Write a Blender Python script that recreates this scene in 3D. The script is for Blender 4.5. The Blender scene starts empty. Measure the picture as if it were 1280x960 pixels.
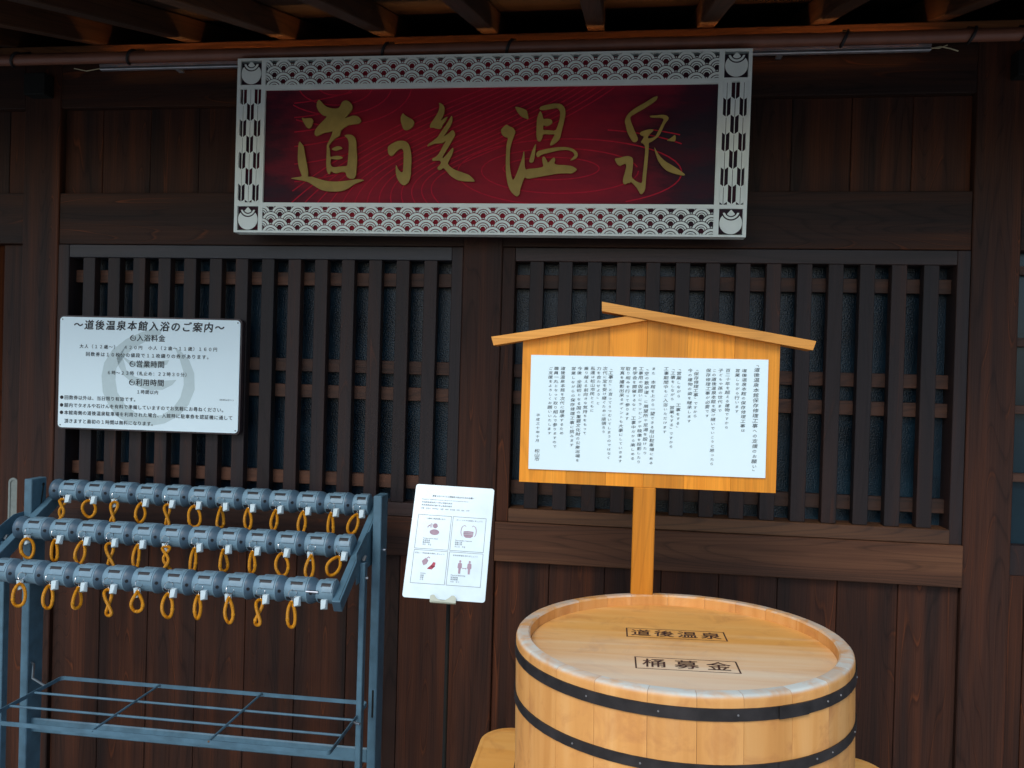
import bpy, bmesh, math, random
import numpy as np
from mathutils import Matrix, Vector, noise
from mathutils.geometry import tessellate_polygon

SC = bpy.context.scene
COL = SC.collection
R = math.radians
random.seed(7)

# ------------------------------------------------------------------ camera
cam_d = bpy.data.cameras.new('camera')
cam_d.sensor_width = 36.0
cam_d.lens = 36.0 * 975 / 1280
cam_d.clip_start = 0.05
cam_d.clip_end = 500
cam = bpy.data.objects.new('camera', cam_d)
COL.objects.link(cam)
RR = ((0.991589, 0.126349, 0.028038), (0.02893, -0.005227, -0.999568), (-0.126148, 0.991972, -0.008839))
cam.matrix_world = Matrix(((RR[0][0], -RR[1][0], -RR[2][0], 0.0),
                           (RR[0][1], -RR[1][1], -RR[2][1], -2.8),
                           (RR[0][2], -RR[1][2], -RR[2][2], 1.45),
                           (0, 0, 0, 1)))
SC.camera = cam
SC.render.resolution_x, SC.render.resolution_y = 1024, 768

# ------------------------------------------------------------------ sky, sun, exposure
SUN_EL, SUN_AZ = 45.0, 197.0          # azimuth clockwise from +Y (behind the camera, a little left)
world = bpy.data.worlds.new('World')
SC.world = world
world.use_nodes = True
wn = world.node_tree
bg = wn.nodes['Background']
sky = wn.nodes.new('ShaderNodeTexSky')
sky.sky_type = 'NISHITA'
sky.sun_disc = False
sky.sun_elevation = R(SUN_EL)
sky.sun_rotation = R(SUN_AZ)
sky.air_density = 1.0
sky.dust_density = 1.2
sky.ozone_density = 1.0
wn.links.new(sky.outputs[0], bg.inputs[0])
bg.inputs[1].default_value = 0.15
sun_d = bpy.data.lights.new('sun', 'SUN')
sun_d.energy = 1.15
sun_d.angle = R(24)
sun_d.color = (1.0, 0.98, 0.94)
sun = bpy.data.objects.new('sun', sun_d)
COL.objects.link(sun)
az, el = R(SUN_AZ), R(SUN_EL)
to_sun = Vector((math.sin(az) * math.cos(el), math.cos(az) * math.cos(el), math.sin(el)))
sun.rotation_euler = to_sun.to_track_quat('Z', 'Y').to_euler()
sun.location = to_sun * 30
SC.view_settings.view_transform = 'Standard'
SC.view_settings.look = 'None'
SC.view_settings.exposure = 0.38
SC.view_settings.gamma = 1.0
SC.view_settings.use_curve_mapping = False
SC.render.engine = 'CYCLES'
SC.cycles.max_bounces = 6


# ------------------------------------------------------------------ helpers
class MB:
    """collects shapes into one mesh"""
    def __init__(s):
        s.v, s.f = [], []

    def add(s, verts, faces, mat=None):
        o = len(s.v)
        if mat is not None:
            verts = [mat @ Vector(p) for p in verts]
        s.v.extend([tuple(p) for p in verts])
        s.f.extend([tuple(i + o for i in f) for f in faces])
        return s

    def box(s, x0, x1, y0, y1, z0, z1, c=0.0015, mat=None):
        c = min(c, (x1 - x0) * .4, (y1 - y0) * .4, (z1 - z0) * .4)
        if c <= 0:
            V = [(x, y, z) for x in (x0, x1) for y in (y0, y1) for z in (z0, z1)]
            F = [(0, 1, 3, 2), (4, 6, 7, 5), (0, 4, 5, 1), (2, 3, 7, 6), (0, 2, 6, 4), (1, 5, 7, 3)]
            return s.add(V, F, mat)
        lo, hi = (x0, y0, z0), (x1, y1, z1)
        V, idx = [], {}
        for k in range(8):
            sg = ((k >> 0) & 1, (k >> 1) & 1, (k >> 2) & 1)
            for ax in range(3):          # vertex lying on the face normal to ax
                p = []
                for a in range(3):
                    base = hi[a] if sg[a] else lo[a]
                    if a != ax:
                        base += -c if sg[a] else c
                    p.append(base)
                idx[(sg, ax)] = len(V)
                V.append(tuple(p))
        F = []
        ctr = Vector(((x0 + x1) / 2, (y0 + y1) / 2, (z0 + z1) / 2))

        def face(ids):
            P = [Vector(V[i]) for i in ids]
            n = (P[1] - P[0]).cross(P[2] - P[0])
            m = sum(P, Vector()) / len(P)
            F.append(tuple(ids) if n.dot(m - ctr) > 0 else tuple(reversed(ids)))
        for ax in range(3):
            b, d = [a for a in range(3) if a != ax]
            for sv in (0, 1):
                def key(i, j):
                    t = [0, 0, 0]; t[ax] = sv; t[b] = i; t[d] = j
                    return idx[(tuple(t), ax)]
                face([key(0, 0), key(1, 0), key(1, 1), key(0, 1)])
            for i in (0, 1):
                for j in (0, 1):
                    def kk(q, axx):
                        t = [0, 0, 0]; t[ax] = q; t[b] = i; t[d] = j
                        return idx[(tuple(t), axx)]
                    face([kk(0, b), kk(1, b), kk(1, d), kk(0, d)])
        for k in range(8):
            sg = ((k >> 0) & 1, (k >> 1) & 1, (k >> 2) & 1)
            face([idx[(sg, 0)], idx[(sg, 1)], idx[(sg, 2)]])
        return s.add(V, F, mat)

    def cyl(s, p0, p1, r0, r1=None, n=14, caps=True):
        r1 = r0 if r1 is None else r1
        p0, p1 = Vector(p0), Vector(p1)
        q = (p1 - p0).to_track_quat('Z', 'Y').to_matrix()
        V, F = [], []
        for p, r in ((p0, r0), (p1, r1)):
            for i in range(n):
                a = 2 * math.pi * i / n
                V.append(p + q @ Vector((r * math.cos(a), r * math.sin(a), 0)))
        for i in range(n):
            j = (i + 1) % n
            F.append((i, j, n + j, n + i))
        if caps:
            F.append(tuple(range(n - 1, -1, -1)))
            F.append(tuple(range(n, 2 * n)))
        return s.add(V, F)

    def tube(s, pts, r, n=8, closed=False, rfun=None):
        P = [Vector(p) for p in pts]
        N = len(P)
        up = None
        V, F = [], []
        for i in range(N):
            a = P[(i - 1) % N] if (closed or i > 0) else P[i]
            b = P[(i + 1) % N] if (closed or i < N - 1) else P[i]
            t = (b - a).normalized()
            if up is None:
                up = t.orthogonal().normalized()
            else:
                up = (up - t * up.dot(t))
                up = up.normalized() if up.length > 1e-6 else t.orthogonal().normalized()
            w = t.cross(up)
            rr = rfun(i) if rfun else r
            for k in range(n):
                a_ = 2 * math.pi * k / n
                V.append(P[i] + (up * math.cos(a_) + w * math.sin(a_)) * rr)
        M = N if closed else N - 1
        for i in range(M):
            for k in range(n):
                k2 = (k + 1) % n
                i2 = (i + 1) % N
                F.append((i * n + k, i * n + k2, i2 * n + k2, i2 * n + k))
        if not closed:
            F.append(tuple(range(n - 1, -1, -1)))
            F.append(tuple((N - 1) * n + k for k in range(n)))
        return s.add(V, F)

    def lathe(s, prof, axis='X', n=28, origin=(0, 0, 0), a0=0.0, a1=360.0):
        """prof: list of (along, radius); angle 0 = -Y (front), 90 = up"""
        V, F = [], []
        full = abs(a1 - a0) >= 360
        m = n if full else n + 1
        for (t, r) in prof:
            for k in range(m):
                a = R(a0 + (a1 - a0) * k / n)
                if axis == 'X':
                    V.append((t, -r * math.cos(a), r * math.sin(a)))
                else:
                    V.append((r * math.cos(a), r * math.sin(a), t))
        for i in range(len(prof) - 1):
            for k in range(n):
                k2 = (k + 1) % m
                q = (i * m + k, (i + 1) * m + k, (i + 1) * m + k2, i * m + k2)
                F.append(q)
        return s.add([(x + origin[0], y + origin[1], z + origin[2]) for x, y, z in V], F)

    def prism(s, poly, y0, y1, conv=None):
        """2-D polygon (u,v) in the XZ plane, front face at y0 (towards -Y), back at y1"""
        area = sum(poly[i][0] * poly[(i + 1) % len(poly)][1] - poly[(i + 1) % len(poly)][0] * poly[i][1] for i in range(len(poly)))
        if area < 0:
            poly = list(reversed(poly))
        n = len(poly)
        V = [(u, y0, v) for u, v in poly] + [(u, y1, v) for u, v in poly]
        T = tessellate_polygon([[Vector((u, v, 0)) for u, v in poly]])
        F = []
        for t in T:
            a, b, c = [poly[i] for i in t]
            cr = (b[0] - a[0]) * (c[1] - a[1]) - (b[1] - a[1]) * (c[0] - a[0])
            t = tuple(t) if cr > 0 else tuple(reversed(t))
            F.append(t)
            F.append(tuple(i + n for i in reversed(t)))
        for i in range(n):
            j = (i + 1) % n
            F.append((j, i, n + i, n + j))
        return s.add(V, F)

    def mesh(s, name, mat, smooth=True, angle=32):
        me = bpy.data.meshes.new(name)
        me.from_pydata(s.v, [], s.f)
        me.materials.append(mat)
        if smooth:
            me.shade_smooth()
            me.set_sharp_from_angle(angle=R(angle))
        me.update()
        return me


def part(name, mb, mat, parent=None, loc=None, smooth=True, label=None, kind=None, angle=32):
    me = mb if isinstance(mb, bpy.types.Mesh) else mb.mesh(name, mat, smooth, angle)
    o = bpy.data.objects.new(name, me)
    COL.objects.link(o)
    if parent is not None:
        o.parent = parent
    if loc is not None:
        o.location = loc
    if label:
        o['label'] = label
    if kind:
        o['kind'] = kind
    return o


def thing(name, label, cat, loc=(0, 0, 0), mat=None, group=None):
    o = bpy.data.objects.new(name, None)
    o.empty_display_size = 0.1
    COL.objects.link(o)
    if mat is not None:
        o.matrix_world = mat
    else:
        o.location = loc
    o['label'] = label
    o['category'] = cat
    if group:
        o['group'] = group
    return o


def frame(o, tilt=0.0, yaw=0.0, roll=0.0):
    return Matrix.Translation(Vector(o)) @ Matrix.Rotation(yaw, 4, 'Z') @ Matrix.Rotation(tilt, 4, 'X') @ Matrix.Rotation(roll, 4, 'Y')


# ------------------------------------------------------------------ materials
def nt(name):
    m = bpy.data.materials.new(name)
    m.use_nodes = True
    t = m.node_tree
    return m, t, t.nodes['Principled BSDF']


def N(t, kind, **kw):
    n = t.nodes.new(kind)
    for k, v in kw.items():
        setattr(n, k, v)
    return n


def ramp(t, stops):
    r = N(t, 'ShaderNodeValToRGB')
    e = r.color_ramp.elements
    e[0].position, e[0].color = stops[0][0], (*stops[0][1], 1)
    e[1].position, e[1].color = stops[-1][0], (*stops[-1][1], 1)
    for p, c in stops[1:-1]:
        x = e.new(p)
        x.color = (*c, 1)
    return r


def wood(name, c_dark, c_mid, c_light, axis='Z', rough=0.5, fig=1.0, ring=26.0, spec=0.4, bump=0.25, streak=None, scale=1.0, fibre=.42):
    """plank grain: stretched noise contour lines along `axis`, own offset per board"""
    m, t, b = nt(name)
    L = t.links
    tc = N(t, 'ShaderNodeTexCoord')
    oi = N(t, 'ShaderNodeObjectInfo')
    off = N(t, 'ShaderNodeVectorMath', operation='SCALE')
    comb = N(t, 'ShaderNodeCombineXYZ')
    for i in range(3):
        mm = N(t, 'ShaderNodeMath', operation='MULTIPLY')
        mm.inputs[1].default_value = (37.0, 23.0, 51.0)[i]
        L.new(oi.outputs['Random'], mm.inputs[0])
        L.new(mm.outputs[0], comb.inputs[i])
    add = N(t, 'ShaderNodeVectorMath', operation='ADD')
    L.new(tc.outputs['Object'], add.inputs[0])
    L.new(comb.outputs[0], add.inputs[1])
    mp = N(t, 'ShaderNodeMapping')
    L.new(add.outputs[0], mp.inputs[0])
    hi, lo = 7.0 * scale, 0.55 * scale
    mp.inputs['Scale'].default_value = {'X': (lo, hi, hi), 'Y': (hi, lo, hi), 'Z': (hi, hi, lo)}[axis]
    big = N(t, 'ShaderNodeTexNoise')
    big.inputs['Scale'].default_value = 1.0
    big.inputs['Detail'].default_value = 1.5
    big.inputs['Roughness'].default_value = 0.4
    L.new(mp.outputs[0], big.inputs['Vector'])
    mul = N(t, 'ShaderNodeMath', operation='MULTIPLY')
    mul.inputs[1].default_value = ring
    L.new(big.outputs['Fac'], mul.inputs[0])
    fr = N(t, 'ShaderNodeMath', operation='FRACT')
    L.new(mul.outputs[0], fr.inputs[0])
    # fine fibres
    mp2 = N(t, 'ShaderNodeMapping')
    L.new(add.outputs[0], mp2.inputs[0])
    h2, l2 = 260.0, 3.0
    mp2.inputs['Scale'].default_value = {'X': (l2, h2, h2), 'Y': (h2, l2, h2), 'Z': (h2, h2, l2)}[axis]
    fine = N(t, 'ShaderNodeTexNoise')
    fine.inputs['Scale'].default_value = 1.0
    fine.inputs['Detail'].default_value = 3.0
    L.new(mp2.outputs[0], fine.inputs['Vector'])
    # broad tone changes across the board
    mp3 = N(t, 'ShaderNodeMapping')
    L.new(add.outputs[0], mp3.inputs[0])
    h3, l3 = 16.0, 0.8
    mp3.inputs['Scale'].default_value = {'X': (l3, h3, h3), 'Y': (h3, l3, h3), 'Z': (h3, h3, l3)}[axis]
    br = N(t, 'ShaderNodeTexNoise')
    br.inputs['Scale'].default_value = 1.0
    br.inputs['Detail'].default_value = 4.0
    L.new(mp3.outputs[0], br.inputs['Vector'])
    r1 = ramp(t, [(0.3, c_dark), (0.5, c_mid), (0.72, c_light)])
    L.new(br.outputs['Fac'], r1.inputs[0])
    lines = ramp(t, [(0.0, (.62, .62, .62)), (0.12, (1, 1, 1)), (0.78, (1, 1, 1)), (1.0, (.62, .62, .62))])
    L.new(fr.outputs[0], lines.inputs[0])
    mx = N(t, 'ShaderNodeMix', data_type='RGBA', blend_type='MULTIPLY')
    mx.inputs['Factor'].default_value = fig
    L.new(r1.outputs[0], mx.inputs['A'])
    L.new(lines.outputs[0], mx.inputs['B'])
    out = mx.outputs['Result']
    if streak:
        # earlywood lines that took less stain
        sr = ramp(t, [(0.0, (0, 0, 0)), (0.86, (0, 0, 0)), (0.95, (1, 1, 1)), (1.0, (.1, .1, .1))])
        L.new(fr.outputs[0], sr.inputs[0])
        gate = ramp(t, [(0.45, (0, 0, 0)), (0.75, (.75, .75, .75))])
        L.new(br.outputs['Fac'], gate.inputs[0])
        gm = N(t, 'ShaderNodeMath', operation='MULTIPLY')
        L.new(sr.outputs[0], gm.inputs[0])
        L.new(gate.outputs[0], gm.inputs[1])
        m3 = N(t, 'ShaderNodeMix', data_type='RGBA', blend_type='MIX')
        L.new(gm.outputs[0], m3.inputs['Factor'])
        L.new(out, m3.inputs['A'])
        m3.inputs['B'].default_value = (*streak, 1)
        out = m3.outputs['Result']
    fm = N(t, 'ShaderNodeMix', data_type='RGBA', blend_type='MULTIPLY')
    fm.inputs['Factor'].default_value = fibre
    fr2 = ramp(t, [(0.3, (.55, .55, .55)), (0.7, (1.15, 1.15, 1.15))])
    L.new(fine.outputs['Fac'], fr2.inputs[0])
    L.new(out, fm.inputs['A'])
    L.new(fr2.outputs[0], fm.inputs['B'])
    # each board its own strength of tone
    hv = N(t, 'ShaderNodeHueSaturation')
    mr = N(t, 'ShaderNodeMapRange')
    mr.inputs['To Min'].default_value = 0.8
    mr.inputs['To Max'].default_value = 1.22
    L.new(oi.outputs['Random'], mr.inputs['Value'])
    L.new(mr.outputs[0], hv.inputs['Value'])
    L.new(fm.outputs['Result'], hv.inputs['Color'])
    L.new(hv.outputs[0], b.inputs['Base Color'])
    b.inputs['Roughness'].default_value = rough
    b.inputs['Specular IOR Level'].default_value = spec
    bp = N(t, 'ShaderNodeBump')
    bp.inputs['Strength'].default_value = bump
    bp.inputs['Distance'].default_value = 0.0015
    L.new(fine.outputs['Fac'], bp.inputs['Height'])
    L.new(bp.outputs[0], b.inputs['Normal'])
    return m


def plain(name, col, rough=0.5, metal=0.0, spec=0.5, var=0.12, nscale=60.0, bump=0.0, coat=0.0):
    m, t, b = nt(name)
    L = t.links
    tc = N(t, 'ShaderNodeTexCoord')
    no = N(t, 'ShaderNodeTexNoise')
    no.inputs['Scale'].default_value = nscale
    no.inputs['Detail'].default_value = 4
    L.new(tc.outputs['Object'], no.inputs['Vector'])
    r = ramp(t, [(0.3, tuple(c * (1 - var) for c in col)), (0.7, tuple(min(1, c * (1 + var)) for c in col))])
    L.new(no.outputs['Fac'], r.inputs[0])
    L.new(r.outputs[0], b.inputs['Base Color'])
    b.inputs['Roughness'].default_value = rough
    b.inputs['Metallic'].default_value = metal
    b.inputs['Specular IOR Level'].default_value = spec
    b.inputs['Coat Weight'].default_value = coat
    if bump:
        bp = N(t, 'ShaderNodeBump')
        bp.inputs['Strength'].default_value = bump
        bp.inputs['Distance'].default_value = 0.001
        L.new(no.outputs['Fac'], bp.inputs['Height'])
        L.new(bp.outputs[0], b.inputs['Normal'])
    return m


ST = dict(streak=(0.20, 0.055, 0.016), rough=0.58, spec=0.2, fibre=.66)
M_STAIN_V = wood('stained_cedar_upright', (.022, .0118, .0092), (.041, .0158, .0092), (.080, .0250, .0105), 'Z', **ST)
M_STAIN_H = wood('stained_cedar_level', (.019, .0112, .0095), (.034, .0150, .0095), (.066, .0235, .0105), 'X', **ST)
M_WAIST = wood('warm_lit_cedar_rail', (.060, .026, .014), (.105, .043, .021), (.165, .072, .034), 'X', streak=(.17, .07, .03), rough=.55, spec=.25)  # right bay rail: the warmer light there is put into the colour
M_STAIN_D = wood('stained_cedar_depth', (.020, .0125, .0125), (.036, .0165, .0125), (.068, .0235, .0125), 'Y', **ST)
M_SLAT = wood('slat_stain', (.015, .0125, .0145), (.022, .0145, .0145), (.038, .0185, .0145), 'Z', fig=.6, rough=0.5, spec=.25, streak=(.09, .03, .015))
M_RAILF = wood('blue_black_stain', (.013, .014, .019), (.019, .019, .024), (.032, .024, .026), 'X', fig=.4, rough=.45, spec=.4)
M_CROSS = wood('reddish_batten', (.034, .014, .008), (.064, .025, .012), (.11, .042, .020), 'X', ring=18, rough=.6)
M_SILL = wood('brown_sill', (.062, .025, .010), (.110, .045, .018), (.175, .078, .030), 'X', ring=20, rough=.55)  # lighter, browner sill, used on the right window only
M_SILLD = wood('dark_sill', (.018, .0135, .0145), (.026, .0160, .0150), (.044, .0200, .0150), 'X', ring=20, rough=.55)
M_PURLIN = wood('raw_cypress', (.07, .028, .009), (.15, .060, .019), (.26, .105, .034), 'X', ring=34, rough=.6, bump=.4)
M_RAFTER = wood('rafter_wood', (.035, .016, .008), (.062, .026, .011), (.09, .038, .015), 'Y', ring=24, rough=.65, bump=.4)
M_ROOFB = wood('roof_board_wood', (.018, .010, .006), (.03, .016, .009), (.05, .024, .012), 'X', rough=.7)
M_DOOR = wood('red_brown_door', (.020, .005, .0015), (.040, .010, .002), (.06, .014, .003), 'Z', rough=.75, spec=.05)
M_NOTICE = wood('honey_cypress', (.64, .225, .013), (.73, .268, .018), (.79, .315, .028), 'Z', ring=15, fig=.36, rough=.5, spec=.35, bump=.1, fibre=.3)
M_ROOFSLAT = wood('honey_cypress_slat', (.64, .25, .035), (.74, .32, .055), (.82, .38, .08), 'X', ring=12, fig=.4, rough=.5, spec=.35, bump=.1)


def barrel_wood(name, axis, weather=(0, -1, 0), lid=False):
    """pale cypress with blotches; exposed side bleached grey"""
    m, t, b = nt(name)
    L = t.links
    tc = N(t, 'ShaderNodeTexCoord')
    oi = N(t, 'ShaderNodeObjectInfo')
    cm = N(t, 'ShaderNodeCombineXYZ')
    mm = N(t, 'ShaderNodeMath', operation='MULTIPLY')
    mm.inputs[1].default_value = 40
    L.new(oi.outputs['Random'], mm.inputs[0])
    if not lid:
        L.new(mm.outputs[0], cm.inputs[0]); L.new(mm.outputs[0], cm.inputs[2])
    add = N(t, 'ShaderNodeVectorMath', operation='ADD')
    L.new(tc.outputs['Object'], add.inputs[0]); L.new(cm.outputs[0], add.inputs[1])
    mp = N(t, 'ShaderNodeMapping')
    L.new(add.outputs[0], mp.inputs[0])
    mp.inputs['Scale'].default_value = {'X': (1.6, 22, 22), 'Z': (22, 22, 1.6)}[axis]
    n1 = N(t, 'ShaderNodeTexNoise')
    n1.inputs['Scale'].default_value = 1.0
    n1.inputs['Detail'].default_value = 5
    n1.inputs['Distortion'].default_value = .6
    L.new(mp.outputs[0], n1.inputs['Vector'])
    n2 = N(t, 'ShaderNodeTexNoise')
    n2.inputs['Scale'].default_value = 9.0
    n2.inputs['Detail'].default_value = 5
    n2.inputs['Roughness'].default_value = .62
    n2.inputs['Distortion'].default_value = 1.2
    L.new(add.outputs[0], n2.inputs['Vector'])
    base = ramp(t, [(0.28, (.80, .375, .080)), (0.5, (.85, .435, .112)), (0.75, (.88, .49, .15))] if lid else [(0.28, (.60, .262, .064)), (0.5, (.70, .335, .095)), (0.75, (.77, .42, .150))])
    L.new(n1.outputs['Fac'], base.inputs[0])
    stain = ramp(t, [(0.50, (0, 0, 0)), (0.72, (.5, .5, .5) if lid else (.8, .8, .8))])
    L.new(n2.outputs['Fac'], stain.inputs[0])
    m1 = N(t, 'ShaderNodeMix', data_type='RGBA')
    L.new(stain.outputs[0], m1.inputs['Factor'])
    L.new(base.outputs[0], m1.inputs['A'])
    m1.inputs['B'].default_value = (.50, .20, .060, 1)
    # bleaching mask
    ge = N(t, 'ShaderNodeNewGeometry')
    sx = N(t, 'ShaderNodeSeparateXYZ')
    L.new(tc.outputs['Object'], sx.inputs[0])
    sn = N(t, 'ShaderNodeSeparateXYZ')
    L.new(ge.outputs['Normal'], sn.inputs[0])
    mr = N(t, 'ShaderNodeMapRange')
    if lid:
        mr.inputs['From Min'].default_value = 0.12
        mr.inputs['From Max'].default_value = -0.36
    else:
        mr.inputs['From Min'].default_value = 0.25
        mr.inputs['From Max'].default_value = -0.35
    L.new(sx.outputs['Y'], mr.inputs['Value'])
    nz = N(t, 'ShaderNodeMath', operation='MULTIPLY_ADD')
    nz.inputs[1].default_value = .8 if lid else 1.5
    nz.inputs[2].default_value = -.46 if lid else -0.78
    L.new(n1.outputs['Fac'], nz.inputs[0])
    sm = N(t, 'ShaderNodeMath', operation='ADD')
    L.new(mr.outputs[0], sm.inputs[0]); L.new(nz.outputs[0], sm.inputs[1])
    up = N(t, 'ShaderNodeMath', operation='MULTIPLY', use_clamp=True)
    tcn = N(t, 'ShaderNodeSeparateXYZ')
    L.new(tc.outputs['Normal'], tcn.inputs[0])
    if lid:
        up.inputs[1].default_value = .9
        L.new(sm.outputs[0], up.inputs[0])
    else:
        g = N(t, 'ShaderNodeMapRange')
        g.inputs['From Min'].default_value = 0.35
        g.inputs['From Max'].default_value = 0.8
        L.new(tcn.outputs['Z'], g.inputs['Value'])
        g2 = N(t, 'ShaderNodeMath', operation='MULTIPLY_ADD')
        g2.inputs[1].default_value = 1.0
        g2.inputs[2].default_value = 0.55
        # weathering comes off in patches
        pt_ = ramp(t, [(.36, (0, 0, 0)), (.58, (1, 1, 1))])
        L.new(n2.outputs['Fac'], pt_.inputs[0])
        sm2 = N(t, 'ShaderNodeMath', operation='MULTIPLY_ADD')
        sm2.inputs[1].default_value = .62
        half = N(t, 'ShaderNodeMath', operation='MULTIPLY_ADD')
        half.inputs[1].default_value = .5
        half.inputs[2].default_value = -.08
        L.new(sm.outputs[0], half.inputs[0])
        L.new(pt_.outputs[0], sm2.inputs[0])
        L.new(half.outputs[0], sm2.inputs[2])
        g2.inputs[2].default_value = 0.0
        L.new(sm2.outputs[0], g2.inputs[0])
        L.new(g.outputs[0], up.inputs[0]); L.new(g2.outputs[0], up.inputs[1])
    m2 = N(t, 'ShaderNodeMix', data_type='RGBA')
    L.new(up.outputs[0], m2.inputs['Factor'])
    L.new(m1.outputs['Result'], m2.inputs['A'])
    m2.inputs['B'].default_value = (.90, .83, .66, 1) if lid else (.60, .63, .56, 1)
    hv = N(t, 'ShaderNodeHueSaturation')
    mr2 = N(t, 'ShaderNodeMapRange')
    mr2.inputs['To Min'].default_value = 0.9
    mr2.inputs['To Max'].default_value = 1.08
    L.new(oi.outputs['Random'], mr2.inputs['Value'])
    L.new(mr2.outputs[0], hv.inputs['Value'])
    L.new(m2.outputs['Result'], hv.inputs['Color'])
    L.new(hv.outputs[0], b.inputs['Base Color'])
    b.inputs['Roughness'].default_value = .48
    b.inputs['Specular IOR Level'].default_value = .4
    bp = N(t, 'ShaderNodeBump')
    bp.inputs['Strength'].default_value = .15
    bp.inputs['Distance'].default_value = .002
    L.new(n1.outputs['Fac'], bp.inputs['Height'])
    L.new(bp.outputs[0], b.inputs['Normal'])
    return m


M_STAVE = barrel_wood('stave_cypress', 'Z')
M_LID = barrel_wood('lid_cypress', 'X', lid=True)
M_BENCH = barrel_wood('bench_cypress', 'X', lid=True)
M_HOOP = plain('blackened_iron_band', (.034, .030, .030), .48, .4, var=.4, nscale=25, bump=.2)
M_RIVET = plain('rivet_steel', (.22, .22, .22), .55, .3)
M_BURN = plain('branded_char', (.055, .018, .010), .8, var=.5, nscale=90)
M_RACK = plain('grey_blue_enamel', (.070, .148, .200), .45, 0.0, var=.20, nscale=22, bump=.15)
M_LOCK = plain('grey_blue_plastic', (.135, .230, .290), .42, var=.14, nscale=28)
M_COLLAR = plain('dark_blue_collar', (.046, .090, .130), .45, var=.08)
M_SLOT = plain('black_recess', (.008, .01, .014), .5)
M_PLATE = plain('raised_number_plate', (.10, .155, .19), .5, var=.1, nscale=300)
M_TAB = plain('white_key_plastic', (.50, .62, .65), .35, var=.05)
M_STEEL = plain('bright_steel_wire', (.62, .63, .64), .25, 1.0)
M_COIL = plain('orange_vinyl_coil', (.56, .245, .010), .5, var=.2, nscale=220, spec=.35, bump=.5)
M_RUST = plain('weld_rust', (.12, .065, .035), .8, var=.5, nscale=200)
M_BOLT = plain('dull_bolt', (.25, .28, .30), .35, .8)
M_WHITEP = plain('white_fret_metal', (.80, .88, .82), .5, var=.04, nscale=20)
M_GOLD = plain('aged_gold_paint', (.35, .245, .055), .55, .1, var=.12, nscale=30)
M_SIGNEDGE = plain('sign_edge', (.42, .48, .46), .5)
M_PAPER = plain('white_paper', (.72, .90, .94), .7, var=.012, nscale=8)
M_INK = plain('black_ink', (.018, .018, .022), .7)
M_INKT = plain('thin_brush_ink', (.045, .05, .055), .8)
M_PANELW = plain('pale_info_panel', (.76, .93, .97), .35, var=.01, nscale=5)
M_PANELF = plain('dark_panel_frame', (.035, .022, .026), .45)
M_WMARK = plain('grey_green_print', (.54, .68, .69), .4, var=.02)
M_LAMI = plain('laminated_poster', (.62, .76, .79), .22, var=.07, nscale=18)
M_LINE = plain('faint_grey_print', (.16, .18, .19), .6)
M_TXT = plain('grey_small_print', (.09, .10, .13), .6)
M_ICON = plain('mauve_icon_print', (.36, .25, .30), .6)
M_ICONR = plain('red_icon_print', (.40, .05, .08), .6)
M_CLEAR = plain('clear_holder', (.42, .46, .36), .2, var=.05)
M_BLACKM = plain('black_powder_coat', (.008, .009, .008), .7, spec=.2)
M_PIPE = plain('brown_pvc_pipe', (.19, .075, .045), .42, var=.15, nscale=12)
M_HOOK = plain('black_iron_hook', (.01, .008, .008), .55)
M_ALU = plain('aluminium_profile', (.50, .53, .56), .35, .7, var=.15, nscale=20)
M_WIRE = plain('pale_wire', (.45, .40, .25), .5)
M_PULL = plain('brushed_steel_pull', (.20, .235, .22), .38, .25, var=.1)
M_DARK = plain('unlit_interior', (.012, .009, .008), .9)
M_STONE = plain('grey_paving', (.26, .25, .235), .8, var=.2, nscale=6, bump=.3)


def glass_mat():
    m, t, b = nt('pebbled_dark_glass')
    L = t.links
    tc = N(t, 'ShaderNodeTexCoord')
    v = N(t, 'ShaderNodeTexNoise')
    v.inputs['Scale'].default_value = 190
    v.inputs['Detail'].default_value = 2
    L.new(tc.outputs['Object'], v.inputs['Vector'])
    n = N(t, 'ShaderNodeTexNoise')
    n.inputs['Scale'].default_value = 5
    n.inputs['Detail'].default_value = 3
    L.new(tc.outputs['Object'], n.inputs['Vector'])
    r = ramp(t, [(.35, (.004, .011, .018)), (.7, (.013, .036, .056))])
    L.new(n.outputs['Fac'], r.inputs[0])
    L.new(r.outputs[0], b.inputs['Base Color'])
    b.inputs['Roughness'].default_value = .2
    b.inputs['Specular IOR Level'].default_value = .3
    bp = N(t, 'ShaderNodeBump')
    bp.inputs['Strength'].default_value = .8
    bp.inputs['Distance'].default_value = .0022
    L.new(v.outputs['Fac'], bp.inputs['Height'])
    L.new(bp.outputs[0], b.inputs['Normal'])
    return m


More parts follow.
